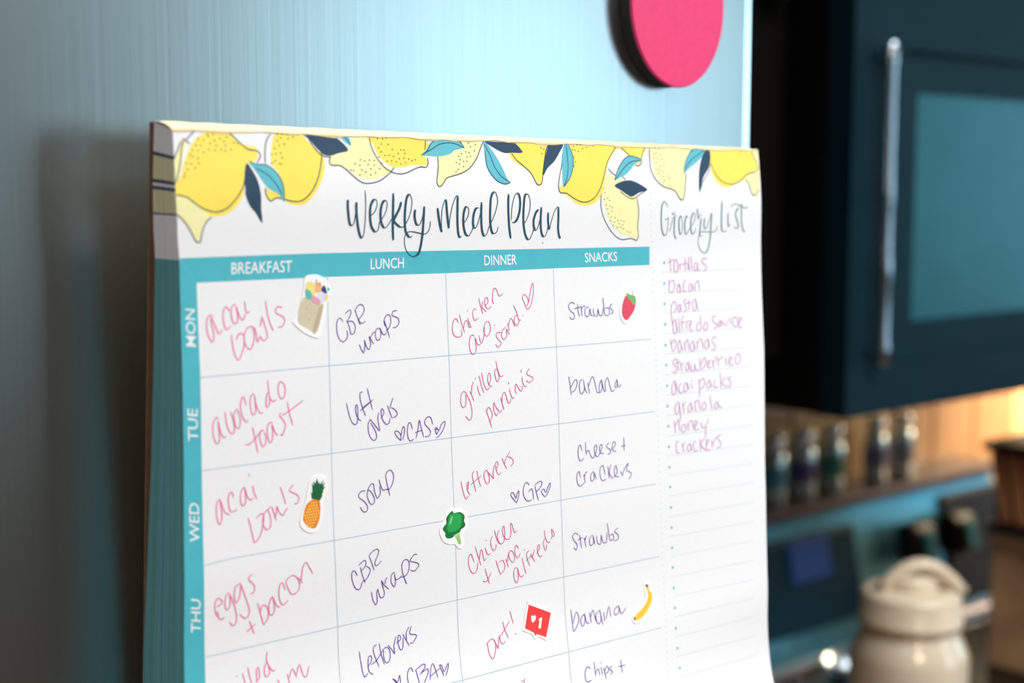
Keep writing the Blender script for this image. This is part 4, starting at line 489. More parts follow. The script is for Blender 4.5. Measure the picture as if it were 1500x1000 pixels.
[135.09,36.19],[148.7,36.13],[134.94,33.34]],["MON",[4.4,53.78],[4.39,44.37],[1.85,53.44]],["TUE",[4.21,77.58],[4.26,69.43],[1.55,77.12]],["WED",[3.94,
103.45],[4.02,93.45],[1.28,102.87]],["THU",[3.58,127.01],[3.66,118.25],[1,126.32]]],"ht":[[0.71,31.52],[38.76,31.22],[74.01,31.36],[108.64,31.62],[162.97,
31.9]],"hb":[[5.06,37.75],[42.67,37.58],[81.82,37.85],[122.01,37.69],[163.01,37.82]],"lb":[[5.06,37.75],[5.35,61.41],[5.02,85.18],[4.84,109.41],[4.52,133.46],
[4.35,140.16]],"rows":[[[5.34,61.55],[14.09,61.54],[42.72,61.39],[82.25,61.4],[122.68,61.6],[163.08,61.7]],[[5.02,85.23],[42.75,85.16],[82.43,85.15],[122.86,
85.2],[163.52,85.24]],[[4.83,109.62],[12.7,109.03],[42.85,109.01],[78.12,108.86],[87.3,108.93],[122.94,108.8],[163.06,108.89]],[[4.7,133.57],[43.49,133.1],
[83.34,132.85],[123.46,132.85],[164.01,132.9]],[[43.38,155.69],[83.03,156],[123.41,156],[163.16,156.14]]],"vl":[[[42.78,37.5],[42.72,61.39],[42.75,85.16],
[42.85,109.01],[43.49,133.1],[43.12,148.42]],[[81.82,37.65],[82.25,61.4],[82.43,85.15],[82.92,108.9],[83.34,132.85],[82.95,156.79]],[[122.15,37.49],[122.68,
61.6],[122.86,85.2],[122.94,108.8],[123.46,132.85],[123.41,156],[123.24,165.43]]],"perf":[[163.07,2.25],[162.98,18.56],[164.36,40.51],[164.7,62.6],[164.76,
84.82],[164.82,107.18],[165.34,129.79],[165.44,152.31],[164.88,174.6]],"gl":[[168.59,40.46,210.13,40.48],[168.65,47.1,209.89,47.34],[168.55,53.66,209.89,
53.89],[168.38,60.32,209.47,60.73],[168.54,66.98,209.79,67.4],[168.37,73.75,209.64,74.04],[168.96,80.44,209.59,80.81],[168.86,87.11,209.52,87.38],[168.76,
93.86,209.52,94.43],[168.5,100.44,209.54,101.09],[168.86,106.79,209.52,107.76],[168.9,113.65,209.26,114.31],[168.69,120.5,208.98,121.14],[168.82,127.15,
208.8,127.86],[169.47,133.75,208.52,134.53],[169.45,140.58,208.3,141.35],[169.19,147.16,208.06,147.99],[168.92,153.86,208.06,154.35],[169.22,160.49,208.23,
161.09],[169.05,166.96,208.61,168.07],[169.64,173.93,208.91,174.9]],"bu":[[169.63,37.3],[169.57,44],[169.44,50.66],[169.38,57.33],[169.3,64.07],[169.33,
70.59],[169.39,77.41],[169.38,84.07],[169.47,90.65],[169.49,97.4],[169.47,104.16],[169.54,110.71],[169.62,117.5],[169.77,124.25],[169.79,130.93],[169.83,
137.53],[169.89,144.34],[169.72,150.85],[169.72,157.64],[170.07,164.29],[170.5,170.94]],"LE":[[0.19,0.03],[15.12,-0.22],[28.48,0.27],[31.52,0.61],[58.98,
0.57],[84.76,0.25],[107.33,-0.35],[138.96,-1.23],[280,-1.23]],"RE":[[-0.36,216.04],[36.76,217.2],[70.68,217.2],[108.72,215.67],[123.1,215.53],[161.66,214.84],
[169.15,215.36],[176.58,215.98],[186.06,216.28],[280,216.28]]}'''.replace('\n', ''))
KK = [0.0, 0.015, 0.035, 0.07, 0.11, 0.15, 0.19, 0.215, 0.24]; KA = [0.0, 0.001271, 0.000852, 0.001288, 0.00176, 0.003867, 0.021558, 0.036141, 0.050722]; KB = [0.0, 3e-06, 0.000423, 0.002386, 0.004808, 0.005502, -0.007963, -0.007293, -0.006397]; PZ = 0.016401; ROLL = -0.003194; PW = .216; PH = .275
def slopes(V):
    n = len(KK); m = [0]*n; m[0] = (V[1]-V[0])/(KK[1]-KK[0]); m[-1] = (V[-1]-V[-2])/(KK[-1]-KK[-2])
    for i in range(1, n-1):
        h0, h1 = KK[i]-KK[i-1], KK[i+1]-KK[i]
        m[i] = (h0*h0*V[i+1] + (h1*h1-h0*h0)*V[i] - h1*h1*V[i-1])/(h0*h1*(h0+h1))
    return m
MA, MB = slopes(KA), slopes(KB)
def herm(V, M, v):
    v = max(v, 0)
    if v > KK[-1]: return V[-1]+M[-1]*(v-KK[-1])
    i = max(j for j in range(len(KK)-1) if KK[j] <= v); h = KK[i+1]-KK[i]; t = (v-KK[i])/h
    return (2*t**3-3*t*t+1)*V[i]+(t**3-2*t*t+t)*h*M[i]+(-2*t**3+3*t*t)*V[i+1]+(t**3-t*t)*h*M[i+1]
def bulge(u, v): return herm(KA, MA, v)+herm(KB, MB, v)*u/PW
CR, SR = math.cos(ROLL), math.sin(ROLL)
no = (.11, .0, PZ-.27)           # the notepad's own base point
def raw(u, v, y): return Vector((u*CR+v*SR-no[0], y-no[1], PZ-v*CR+u*SR-no[2]))
def page(u, v, lift=0):
    """point on the curved front page, u across and v down in metres, lifted off the paper"""
    e = .0005; b = bulge(u, v)
    nx, nz = (bulge(u+e, v)-b)/e, (bulge(u, v+e)-b)/e
    p = raw(u, v, -b); nrm = Vector((-nx, -1, nz)).normalized()
    return p+nrm*lift
def back_y(v): return min(.012+.09*v, .0295)
def interp(T, v):
    v *= 1000
    if v <= T[0][0]: return T[0][1]/1000
    for a, b in zip(T, T[1:]):
        if v <= b[0]: return (a[1]+(b[1]-a[1])*(v-a[0])/(b[0]-a[0]))/1000
    return T[-1][1]/1000
def ul(v): return interp(DATA['LE'], v)
def ur(v): return interp(DATA['RE'], v)
pad = thing('notepad', no, 'thick weekly meal planner pad with lemon border and handwriting on the fridge door', 'notepad')
def grid_mesh(f, nu, nv):
    verts = [f(i/nu, j/nv) for j in range(nv+1) for i in range(nu+1)]
    faces = [(j*(nu+1)+i, j*(nu+1)+i+1, (j+1)*(nu+1)+i+1, (j+1)*(nu+1)+i) for j in range(nv) for i in range(nu)]
    return verts, faces
def slab(f_front, f_back, nu, nv):
    """closed thin sheet between two grids"""
    a, fa = grid_mesh(f_front, nu, nv); b, fb = grid_mesh(f_back, nu, nv); n = len(a)
    faces = list(fa)+[tuple(reversed([i+n for i in f])) for f in fb]
    rim = [i for i in range(nu+1)]+[j*(nu+1)+nu for j in range(1, nv+1)]+[nv*(nu+1)+i for i in range(nu-1, -1, -1)]+[j*(nu+1) for j in range(nv-1, 0, -1)]
    for k in range(len(rim)): i, j = rim[k], rim[(k+1) % len(rim)]; faces.append((i, i+n, j+n, j))
    return a+b, faces
def make(name, verts, faces, m, parent, smooth=True, mids=None):
    me = bpy.data.meshes.new('m'); me.from_pydata([tuple(v) for v in verts], [], faces); me.update()
    if smooth: me.polygons.foreach_set('use_smooth', [True]*len(me.polygons))
    o = link(name, me, m, parent)
    if mids: me.polygons.foreach_set('material_index', mids)
    me.update(); return o
def uvpt(i, j): v = j*PH; a, b = ul(v), ur(v); return a+(b-a)*i, v
V_, F_ = slab(lambda i, j: page(*uvpt(i, j), 0), lambda i, j: page(*uvpt(i, j), -.00012), 60, 230)
TEAL = flat('teal_print', (74, 182, 196))
nq = 60*230; mids_ = [0]*len(F_)
for q in range(2*nq, len(F_)):
    a_ = V_[F_[q][0]]
    if a_.x+no[0] < .02 and PZ-(a_.z+no[2]) > .0317: mids_[q] = 1
fp = make('front_page', V_, F_, [PAPER, TEAL], pad, smooth=False, mids=mids_)
fp['label'] = 'front page of the pad with planner grid and lemon border'
# stack of sheets under it, printed to the edge like the front page
sm = bpy.data.materials.new('sheet_edge_print'); sm.use_nodes = True; nt = sm.node_tree; pb = nt.nodes['Principled BSDF']; pb.inputs['Roughness'].default_value = .7
at = nt.nodes.new('ShaderNodeUVMap'); sx = nt.nodes.new('ShaderNodeSeparateXYZ'); cr = nt.nodes.new('ShaderNodeValToRGB'); cr.color_ramp.interpolation = 'CONSTANT'
nt.links.new(at.outputs[0], sx.inputs[0]); nt.links.new(sx.outputs[1], cr.inputs[0]); nt.links.new(cr.outputs[0], pb.inputs['Base Color'])
LC = dict(w=(232, 234, 240), t=(104, 172, 180), p=(222, 220, 188), n=(60, 72, 110), y=(238, 214, 100))
stops = [(0, 'w'), (6.6, 'n'), (7.2, 'p'), (12.6, 'n'), (13.5, 'w'), (14.3, 'n'), (15.0, 'p'), (20.4, 'n'), (21.0, 'w'), (31.8, 't')]
el = cr.color_ramp.elements
while len(el) > 1: el.remove(el[-1])
el[0].position = 0; el[0].color = (*lin(LC['w']), 1)
for mm, c in stops[1:]: e = el.new(mm/100); e.color = (*lin(LC[c]), 1)
verts, faces, uvs = [], [], []
NS = 46
for k in range(NS):
    s0 = (k+.25)/NS; jit = random.uniform(-.00028, .00028); jit2 = random.uniform(-.00025, .00025)
    def P(i, j, s):
        v = j*PH; u = ul(v)+jit+.0002+(ur(v)-ul(v)-.0006)*i
        s = s+.012*math.sin(k*2.1+j*5)*j
        f = -bulge(min(max(u, 0), PW), v)+.0005+(0 if v < .15 else .2*(v-.15)); b = back_y(v)-.0012
        return raw(u, v-.0022*(s)*max(0, 1-j*12)*(1-.35*i), f+(b-f)*s)
    base = len(verts)
    a, fc = slab(lambda i, j: P(i, j, s0), lambda i, j: P(i, j, s0+.62/NS), 2, 44)
    verts += a; faces += [tuple(x+base for x in f) for f in fc]
    g = [(i/2, j/44*PH*10) for j in range(45) for i in range(3)]; uvs += g+g
st = make('page_stack', verts, faces, sm, pad, smooth=False)
uvl = st.data.uv_layers.new(name='UVMap'); li = [0.0]*(2*len(st.data.loops))
for q, lp in enumerate(st.data.loops): li[2*q], li[2*q+1] = uvs[lp.vertex_index]
uvl.data.foreach_set('uv', li); tag(st, 'stacked sheet edges with the teal and lemon print running over them', kind='stuff')
V_, F_ = slab(lambda i, j: raw(-.0006+.2172*i, j*.28-.0021+.0013*i, back_y(j*.28)-.0009), lambda i, j: raw(-.0006+.2172*i, j*.28-.0021+.0013*i, back_y(j*.28)), 2, 40)
tag(make('backing_board', V_, F_, mat('chipboard', (118, 88, 66), .85, vary=.15, scale=200), pad, smooth=False), 'brown chipboard backing')
# cream glue binding along the top edge, ragged where sheets were torn off
def glue(i, j):
    u = -.0004+.2168*i; rag = .00025*math.sin(i*37)+.0002*math.sin(i*91+1)+.0001*math.sin(i*211)
    prof = [(.0003+rag, -.00016), (-.0001, -.0002), (-.0006, 0.0006), (-.0014, .0035), (-.0022, .0075), (-.0026, .0112), (-.0024, .0119)]
    q = j*(len(prof)-1); a = int(min(q, len(prof)-2)); t = q-a
    v = prof[a][0]*(1-t)+prof[a+1][0]*t; y = prof[a][1]*(1-t)+prof[a+1][1]*t
    k = 1-.45*i
    return raw(u, v*(k if v < 0 else 1)+.00008*math.sin(i*130+j*9), y)
gs, gf = grid_mesh(glue, 150, 12)
tag(make('glue_binding', gs, gf, mat('cream_gum', (236, 212, 164), .5, vary=.14, scale=260, stretch=(.5, 1, 1), bump=.3), pad), 'cream glued top edge')
mb = bmesh.new(); box(mb, .05-no[0], .16-no[0], .0125-no[1], FY-.0002-no[1], PZ-.03-no[2], PZ-.005-no[2], .001)
tag(link('magnet_bar', mesh_of(mb), mat('magnet_rubber', (30, 24, 24), .7), pad), 'black magnet bar behind the pad')
LK = 2200                       # print sits a few hundredths of a millimetre proud of the paper
# ---- print helpers
def sm_curve(P, closed=False, step=3):
    n = len(P); out = []
    if n < 3 and not closed:
        return [(P[0][0]+(P[-1][0]-P[0][0])*t/6, P[0][1]+(P[-1][1]-P[0][1])*t/6) for t in range(7)]
    rng = range(n if closed else n-1)
    for i in rng:
        g = lambda k: P[k % n] if closed else P[max(0, min(n-1, k))]
        p0, p1, p2, p3 = g(i-1), g(i), g(i+1), g(i+2)
        for s in range(step):
            t = s/step
            out.append(tuple(.5*((2*p1[c])+(-p0[c]+p2[c])*t+(2*p0[c]-5*p1[c]+4*p2[c]-p3[c])*t*t+(-p0[c]+3*p1[c]-3*p2[c]+p3[c])*t**3) for c in (0, 1)))
    if not closed: out.append(tuple(P[-1]))
    return out
def pairs(a): return [(a[i], a[i+1]) for i in range(0, len(a)-1, 2)]
def dense(P, st=3.0):
    out = []
    for a, b in zip(P, P[1:]):
        n = max(1, int(math.hypot(b[0]-a[0], b[1]-a[1])/st)); out += [(a[0]+(b[0]-a[0])*t/n, a[1]+(b[1]-a[1])*t/n) for t in range(n)]
    return out+[tuple(P[-1])]
class Sheet:
    """thin printed shapes lying on the page, gathered into one mesh"""
    def __init__(s): s.v = []; s.f = []; s.m = []
    def ribbon(s, P, wid, lift, mi=0, smooth=True, taper=True, brush=None):
        if smooth: P = sm_curve(P)
        n = len(P); base = len(s.v)
        for k, p in enumerate(P):
            a, b = P[max(k-1, 0)], P[min(k+1, n-1)]; dx, dy = b[0]-a[0], b[1]-a[1]; L = math.hypot(dx, dy) or 1
            w_ = wid
            if brush: w_ = brush[0]+(brush[1]-brush[0])*max(0, min(1, (dy/L-.1)/.6)); 
            if taper and (k == 0 or k == n-1): w_ *= .6
            nx, ny = -dy/L*w_/2, dx/L*w_/2
            for sg in (1, -1): s.v.append(page((p[0]+sg*nx)/1000, (p[1]+sg*ny)/1000, lift/LK))
        for k in range(n-1): s.f.append((base+2*k, base+2*k+1, base+2*k+3, base+2*k+2)); s.m.append(mi)
    def dot(s, p, r, lift, mi=0, ar=1.0):
        base = len(s.v); n = 8
        for i in range(n): s.v.append(page((p[0]+r*math.cos(2*math.pi*i/n))/1000, (p[1]+ar*r*math.sin(2*math.pi*i/n))/1000, lift/LK))
        s.f.append(tuple(range(base, base+n))); s.m.append(mi)
    def fill(s, P, lift, mi=0, smooth=True, g=2.0):
        if smooth: P = sm_curve(P, True)
        else: P = dense(list(P)+[P[0]], 1.5)[:-1]
        Q = [P[0]]
        for p in P[1:]:
            if math.hypot(p[0]-Q[-1][0], p[1]-Q[-1][1]) > .02: Q.append(p)
        if math.hypot(Q[0][0]-Q[-1][0], Q[0][1]-Q[-1][1]) < .02: Q.pop()
        n = len(Q); xs = [p[0] for p in Q]; ys = [p[1] for p in Q]; pts = [Vector(p) for p in Q]
        y = min(ys)+g/2
        while y < max(ys):
            x = min(xs)+g/2
            while x < max(xs): pts.append(Vector((x, y))); x += g
            y += g
        r = geometry.delaunay_2d_cdt(pts, [(i, (i+1) % n) for i in range(n)], [list(range(n))], 1, 1e-5)
        base = len(s.v)
        for p in r[0]: s.v.append(page(p.x/1000, p.y/1000, lift/LK))
        for f in r[2]: s.f.append(tuple(base+i for i in f)); s.m.append(mi)
    def build(s, name, mats, parent, label=None, kind=None):
        for q, f in enumerate(s.f):      # all faces look out of the page
            a, b, c = s.v[f[0]], s.v[f[1]], s.v[f[2]]
            if (b-a).cross(c-a).y > 0: s.f[q] = tuple(reversed(f))
        o = make(name, s.v, s.f, mats, parent, smooth=False, mids=s.m)
        return tag(o, label, kind=kind)
TEAL = flat('teal_print', (74, 182, 196)); WHITEP = flat('white_print', (244, 246, 246)); RULE = flat('rule_print', (156, 186, 210)); GREYR = flat('grey_rule_print', (212, 218, 220))
NAVY = flat('navy_print', (22, 60, 88)); OUTL = flat('outline_print', (44, 50, 76)); BR = flat('lemon_print', (250, 226, 92)); PL = flat('pale_lemon_print', (246, 240, 176)); LT = flat('teal_leaf_print', (92, 186, 202))
INKS = dict(title=flat('title_print', (26, 72, 94)), subtitle=flat('subtitle_print', (70, 124, 142)), pink=flat('pink_ink', (236, 112, 166)), rose=flat('rose_ink', (212, 96, 150)), purple=flat('purple_ink', (88, 48, 158)), lilac=flat('lilac_ink', (204, 134, 196)))
# header band and day band
s = Sheet(); s.fill(DATA['ht']+DATA['hb'][::-1], .02, smooth=False, g=2)
s.build('header_band', TEAL, fp, 'teal band with the meal headings')
s = Sheet(); lb = DATA['lb']; L = []
tail = [[lb[-1][0]+.1, 265]]
left = [[ul(v/1000)*1000+.01, v] for v in (lb[0][1], 45, 52, 59, 66, 73, 80, 85, 92, 100, 107, 115, 123, 131, 139, 150, 180, 220, 265)]
hl = [DATA['ht'][0]]
s.fill([DATA['hb'][0]]+lb[1:]+tail+left[::-1]+[[ul(.034)*1000+.01, 34], [hl[0][0], hl[0][1]+.1]], .035, smooth=False, g=1.6)
s.build('day_band', TEAL, fp, 'teal band with the weekday names')
rows = DATA['rows']; r4 = rows[3]
low = [[[x, y+24*k] for x, y in r4] for k in (2, 3)]
for k, rr in enumerate(rows+low):
    s = Sheet(); s.ribbon(dense(rr), .20, .045, smooth=False, taper=False); s.build('row_rule', RULE, fp)
for c in DATA['vl']:
    s = Sheet(); s.ribbon(dense(c+[[c[-1][0]+.2, 215]]), .20, .05, smooth=False, taper=False); s.build('column_rule', RULE, fp)
s = Sheet(); pf = dense(DATA['perf']+[[DATA['perf'][-1][0]+.2, 250]], 1.9)
for p in pf: s.dot(p, .24, .05, 0, 1.3)
s.build('perforation', GREYR, fp, 'pale dotted tear-off line', 'stuff')
gl = DATA['gl']
for k, q in enumerate(gl):
    s = Sheet(); s.ribbon(dense([(q[0], q[1]), (q[2], q[3])]), .22, .045, smooth=False, taper=False); s.build('list_rule', GREYR, fp)
for p in DATA['bu']:
    s = Sheet(); s.dot(p, .48, .05, 0, 1.0); s.build('bullet', TEAL, fp)
# lemons and leaves
for k, (c, f, o, dd) in enumerate(DATA['lem']):
    s = Sheet(); z = .03+.004*k; s.fill(pairs(f), z)
    for st_ in o: s.ribbon(pairs(st_), .30, .105, 1)
    for p in pairs(dd): s.dot(p, .26, .11, 2, .8)
    s.build('lemon', [BR if c == 'bright' else PL, OUTL, flat('lemon_pip_print', (96, 92, 60))], fp, 'printed bright yellow lemon' if c == 'bright' else 'printed pale yellow lemon')
for c, f, o in DATA['leaf']:
    s = Sheet(); s.fill(pairs(f), .118)
    for st_ in o: s.ribbon(pairs(st_), .28, .126, 1)
    s.build('leaf', [NAVY if c == 'navy' else LT, NAVY], fp, 'printed navy leaf' if c == 'navy' else 'printed teal leaf with dark veins')
# lettering and handwriting
for k, l, ss, dd in DATA['ink']:
    s = Sheet()
    for q, st_ in enumerate(ss):
        P = pairs(st_)
        if k == 'title': s.ribbon(P, .5, .13+.002*(q % 3), brush=(.30, .80))
        elif k == 'subtitle': s.ribbon(P, .4, .13, brush=(.26, .50))
        else: s.ribbon(P, dict(lilac=.31, pink=.31).get(k, .27), .13+.003*(q % 4))
    for p in pairs(dd): s.dot(p, .2, .13)
    nm = dict(title='title_lettering', subtitle='title_lettering').get(k, 'handwritten_entry')
    s.build(nm, INKS[k], fp, l, 'stuff')
# printed capitals
for w_, bl, br, tl in DATA['txt']:
    cu = bpy.data.curves.new('t', 'FONT'); cu.body = w_; cu.size = 1; cu.resolution_u = 3; cu.offset = .004
    ob = bpy.data.objects.new('t', cu); col.objects.link(ob); bpy.context.view_layer.update()
    me = bpy.data.meshes.new_from_object(ob.evaluated_get(bpy.context.evaluated_depsgraph_get()))
    X = [v.co.x for v in me.vertices]; Y = [v.co.y for v in me.vertices]; x0, x1, y0, y1 = min(X), max(X), 0, .7
    vs = []
    for v in me.vertices:
        a = (v.co.x-x0)/(x1-x0); b = (v.co.y-y0)/(y1-y0)*1.02
        u_ = bl[0]+(br[0]-bl[0])*a+(tl[0]-bl[0])*b; v_ = bl[1]+(br[1]-bl[1])*a+(tl[1]-bl[1])*b
        vs.append(page(u_/1000, v_/1000, .00004))
    s = Sheet(); s.v = vs; s.f = [tuple(p.vertices) for p in me.polygons]; s.m = [0]*len(s.f)
    s.build('day_lettering' if len(w_) == 3 else 'heading_lettering', WHITEP, fp, 'white capitals reading '+w_, 'stuff')
    bpy.data.objects.remove(ob); bpy.data.curves.remove(cu); bpy.data.meshes.remove(me)
# stickers: die-cut, each with its own thickness on the page
SC = dict(beige=(212, 200, 172), beigedark=(192, 174, 142), yellow=(246, 224, 140), orange=(244, 184, 132), mint=(92, 190, 178), lilacpale=(226, 222, 238), rosepale=(232, 160, 176), navy=(48, 72, 128), berry=(226, 64, 92), leafgreen=(116, 178, 104), pineapple=(236, 132, 30), crown=(28, 100, 58), stalk=(160, 200, 110), broccolidark=(22, 118, 56), broccoli=(40, 166, 76), broccolilight=(120, 210, 130), red=(240, 62, 62), white=(250, 246, 240), banana=(246, 202, 50), bananatip=(70, 60, 30))
STW = mat('sticker_vinyl', (248, 248, 248), .3, vary=.01)
for n_, l_, out, prs, ln, ds in DATA['stk']:
    P = sm_curve(pairs(out), True, 3); s = Sheet(); s.fill(P, .34, smooth=False, g=3); base = len(s.v); n = len(P)
    for lift in (.34, .0):
        for p in P: s.v.append(page(p[0]/1000, p[1]/1000, lift/LK))
    for i in range(n): j = (i+1) % n; s.f.append((base+i, base+j, base+n+j, base+n+i)); s.m.append(0)
    st_ = s.build(n_, STW, pad, l_)
    for q, (c, pl) in enumerate(prs):
        t = Sheet(); t.fill(pairs(pl), .37+.02*q, smooth=(c not in ('crown', 'white')), g=3)
        t.build('printed_shape', flat('sticker_'+c, SC[c], .35), st_)
    t = Sheet(); zt = .39+.02*len(prs)
    if n_ == 'pineapple_sticker':
        xs = [p[0] for p in pairs(prs[0][1])]; ys = [p[1] for p in pairs(prs[0][1])]; cx, cy = (min(xs)+max(xs))/2, (min(ys)+max(ys))/2; hx, hy = (max(xs)-min(xs))/2, (max(ys)-min(ys))/2
        for j in range(-4, 5):
            for i in range(-3, 4):
                a, b = (i+.5*(j % 2))*.27, j*.2; 
                if a*a+b*b < .78: t.dot((cx+a*hx+b*hx*-.25, cy+b*hy), .25, zt, 0, 1.3)
        t.build('pineapple_eyes', flat('pale_orange_print', (252, 200, 96), .35), st_, 'pale orange eyes of the fruit', 'stuff')
    elif ln or ds:
        for L_ in ln: t.ribbon(pairs(L_), .22, zt)
        for p in pairs(ds): t.dot(p, .16, zt)
        t.build('fine_marks', flat('mark_'+n_, dict(drink_sticker=(150, 140, 110), strawberry_sticker=(120, 40, 60), broccoli_sticker=(226, 240, 210)).get(n_, (90, 90, 60)), .35), st_, None, 'stuff')
# ================================================================ KITCHEN BEYOND
# upper cabinet left of the microwave
uo = (.5, .58, -.14)
uc = thing('upper_cabinet', uo, 'near-black wall cabinet between refrigerator and microwave', 'cabinet')
bx('cabinet_box', (.26, .742, .44, .740, -.14, .62), ESPRESSO, uc, uo, .002)
dr = bx('door', (.264, .738, .42, .44, -.136, .61), ESPRESSO, uc, uo, .004)
kb = lathe([(0, .0), (.012, .004), (.015, .012), (.009, .02), (.005, .03), (.005, .034)], 20); bmesh.ops.rotate(kb, verts=kb.verts, cent=(0, 0, 0), matrix=__import__('mathutils').Matrix.Rotation(math.radians(-90), 3, 'X'))
k_ = link('knob', mesh_of(kb, True), mat('brass', (200, 130, 70), .3, 1), dr, (.712-uo[0], .388-uo[1], .172-uo[2]))
# microwave over the range
mwo = (1.127, .55, -.18)
mw = thing('microwave', mwo, 'dark microwave over the range with a long chrome handle', 'microwave')
bx('oven_body', (.747, 1.507, .385, .740, -.18, .24), mat('microwave_body', (4, 5, 6), .6, spec=.15), mw, mwo, .003)
bm = bmesh.new(); X0, X1, zb, zt = .747-mwo[0], 1.507-mwo[0], -.18-mwo[2], .24-mwo[2]; wx0, wx1, wz0, wz1 = .842-mwo[0], 1.27-mwo[0], -.106-mwo[2], .088-mwo[2]
ya, yb = .36-mwo[1], .385-mwo[1]
frame_ring(bm, X0, X1, zb, zt, wx0-.028, wx1+.028, wz0-.032, wz1+.032, ya, yb)
frame_ring(bm, wx0-.028, wx1+.028, wz0-.032, wz1+.032, wx0, wx1, wz0, wz1, ya+.006, yb)
dm = mat('microwave_door_face', (10, 38, 48), .5, .1, spec=.12)
md = link('door', mesh_of(bm), dm, mw)
bx('door_glass', (.842, 1.27, .370, .380, -.106, .088), mat('teal_glass', (34, 96, 106), .34, .5), mw, mwo)
hx_ = .779-mwo[0]; hy_ = .349-mwo[1]
hs = [(0, .0045), (.003, .0060), (.016, .0060), (.022, .0050), (.066, .0050), (.072, .0058), (.086, .0058), (.092, .0050), (.128, .0050), (.134, .0058), (.146, .0058), (.152, .0052), (.238, .0052), (.243, .0061), (.258, .0061), (.262, .0048)]  # thicker rings made up to break the handle's highlight into beads
hb = lathe([(0, 0)]+[(r_, z_) for z_, r_ in hs]+[(0, .262)], 16)
hd = link('handle', mesh_of(hb, True), mat('dull_chrome', (205, 220, 235), .2, 1), md, (hx_, hy_, -.138-mwo[2])); hd['label'] = 'slim upright chrome handle with rings added to bead its highlight'
for z in (-.128, .110): link('handle_post', mesh_of(tube([(hx_, hy_+.002, z-mwo[2]), (hx_, .3605-mwo[1], z-mwo[2])], .004, 12), True), EDGE, md)
ko = (1.95, .58, -.19)
kc = thing('upper_cabinet', ko, 'near-black wall cabinet right of the microwave with a warm lamp below', 'cabinet')
bx('cabinet_box', (1.512, 2.40, .44, .740, -.19, .62), ESPRESSO, kc, ko, .002)
bx('door', (1.516, 2.396, .42, .44, -.186, .61), ESPRESSO, kc, ko, .004)
bx('lamp_lens', (1.55, 1.93, .55, .65, -.198, -.1905), emis('lamp_glow', (255, 214, 150), 3), kc, ko, .002)
# range with backguard
ro = (1.125, .4, -EYE)
rg = thing('range', ro, 'dark kitchen range with steel control panel behind the cooktop', 'range')
bx('oven_body', (.75, 1.50, .12, .74, -EYE+.02, -.5605), mat('range_body', (16, 17, 19), .4), rg, ro, .004)
bx('cooktop', (.748, 1.502, .10, .740, -.56, -.54), mat('cooktop_glass', (8, 9, 11), .12), rg, ro, .003)
def lean(o):
    for v in o.data.vertices:
        y, z = v.co.y+ro[1], v.co.z+ro[2]
        if y < .70: v.co.y -= .20*(-.372-z)
    return o
bg = lean(bx('control_panel', (.748, 1.497, .68, .740, -.5395, -.372), mat('panel_steel', (96, 170, 196), .36, .85), rg, ro, .004))
bx('top_ledge', (.748, 1.497, .672, .740, -.3715, -.3575), mat('ledge_dark', (110, 100, 100), .35, .8), rg, ro, .003)
bx('lower_trim', (.748, 1.497, .630, .652, -.5395, -.530), mat('ledge_steel', (196, 186, 190), .35, .8), rg, ro, .002)
dp = lean(bx('display', (.76, 1.180, .672, .6805, -.50, -.392), mat('display_glass', (8, 50, 66), .5, .2, spec=.15), rg, ro, .004))
lean(bx('screen', (1.054, 1.124, .6695, .6721, -.442, -.396), emis('blue_screen', (2, 58, 118), .16), dp, ro))
lean(bx('dark_side_panel', (1.365, 1.495, .674, .6805, -.525, -.385), mat('panel_dark', (18, 24, 36), .5, spec=.15), rg, ro, .004))
for x in (1.278, 1.366):
    kbm = bmesh.new(); box(kbm, x-.026-ro[0], x+.026-ro[0], .640-ro[1], .674-ro[1], -.455-ro[2], -.402-ro[2], .012, 3)
    kn = link('knob', mesh_of(kbm, True), mat('black_knob', (4, 4, 5), .5, spec=.2), rg)
    lean(bx('knob_highlight', (x-.009, x+.009, .634, .642, -.446, -.410), mat('knob_highlight', (40, 112, 132), .6, 0, spec=.2), kn, ro, .003)); lean(kn)  # raised block coloured teal as the painted highlight of each black knob
for zz in (-.72,):
    link('oven_handle', mesh_of(tube([(.80-ro[0], .07-ro[1], zz-ro[2]), (1.45-ro[0], .07-ro[1], zz-ro[2])], .012), True), EDGE, rg)
# counters
gran = mat('granite', (150, 112, 78), .35, vary=.35, scale=60)
for nm, x0, x1, lab in (('worktop', .262, .744, 'brown granite worktop left of the range'), ('worktop', 1.506, 2.6, 'brown granite worktop right of the range')):
    o = bx(nm, (x0, x1, .09, .740, -.58, -.54), gran, None, ((x0+x1)/2, .42, -.58), .004); o.location = ((x0+x1)/2, .42, EYE-.58); tag(o, lab, 'worktop')
for x0, x1, lab in ((.264, .742, 'dark base cabinet left of the range'), (1.508, 2.598, 'dark base cabinet right of the range')):
    b0 = ((x0+x1)/2, .43, -EYE); c = thing('base_cabinet', b0, lab, 'cabinet')
    bx('cabinet_box', (x0, x1, .135, .740, -EYE, -.5805), ESPRESSO, c, b0); dd_ = bx('door', (x0+.004, x1-.004, .115, .134, -EYE+.1, -.60), ESPRESSO, c, b0, .003)
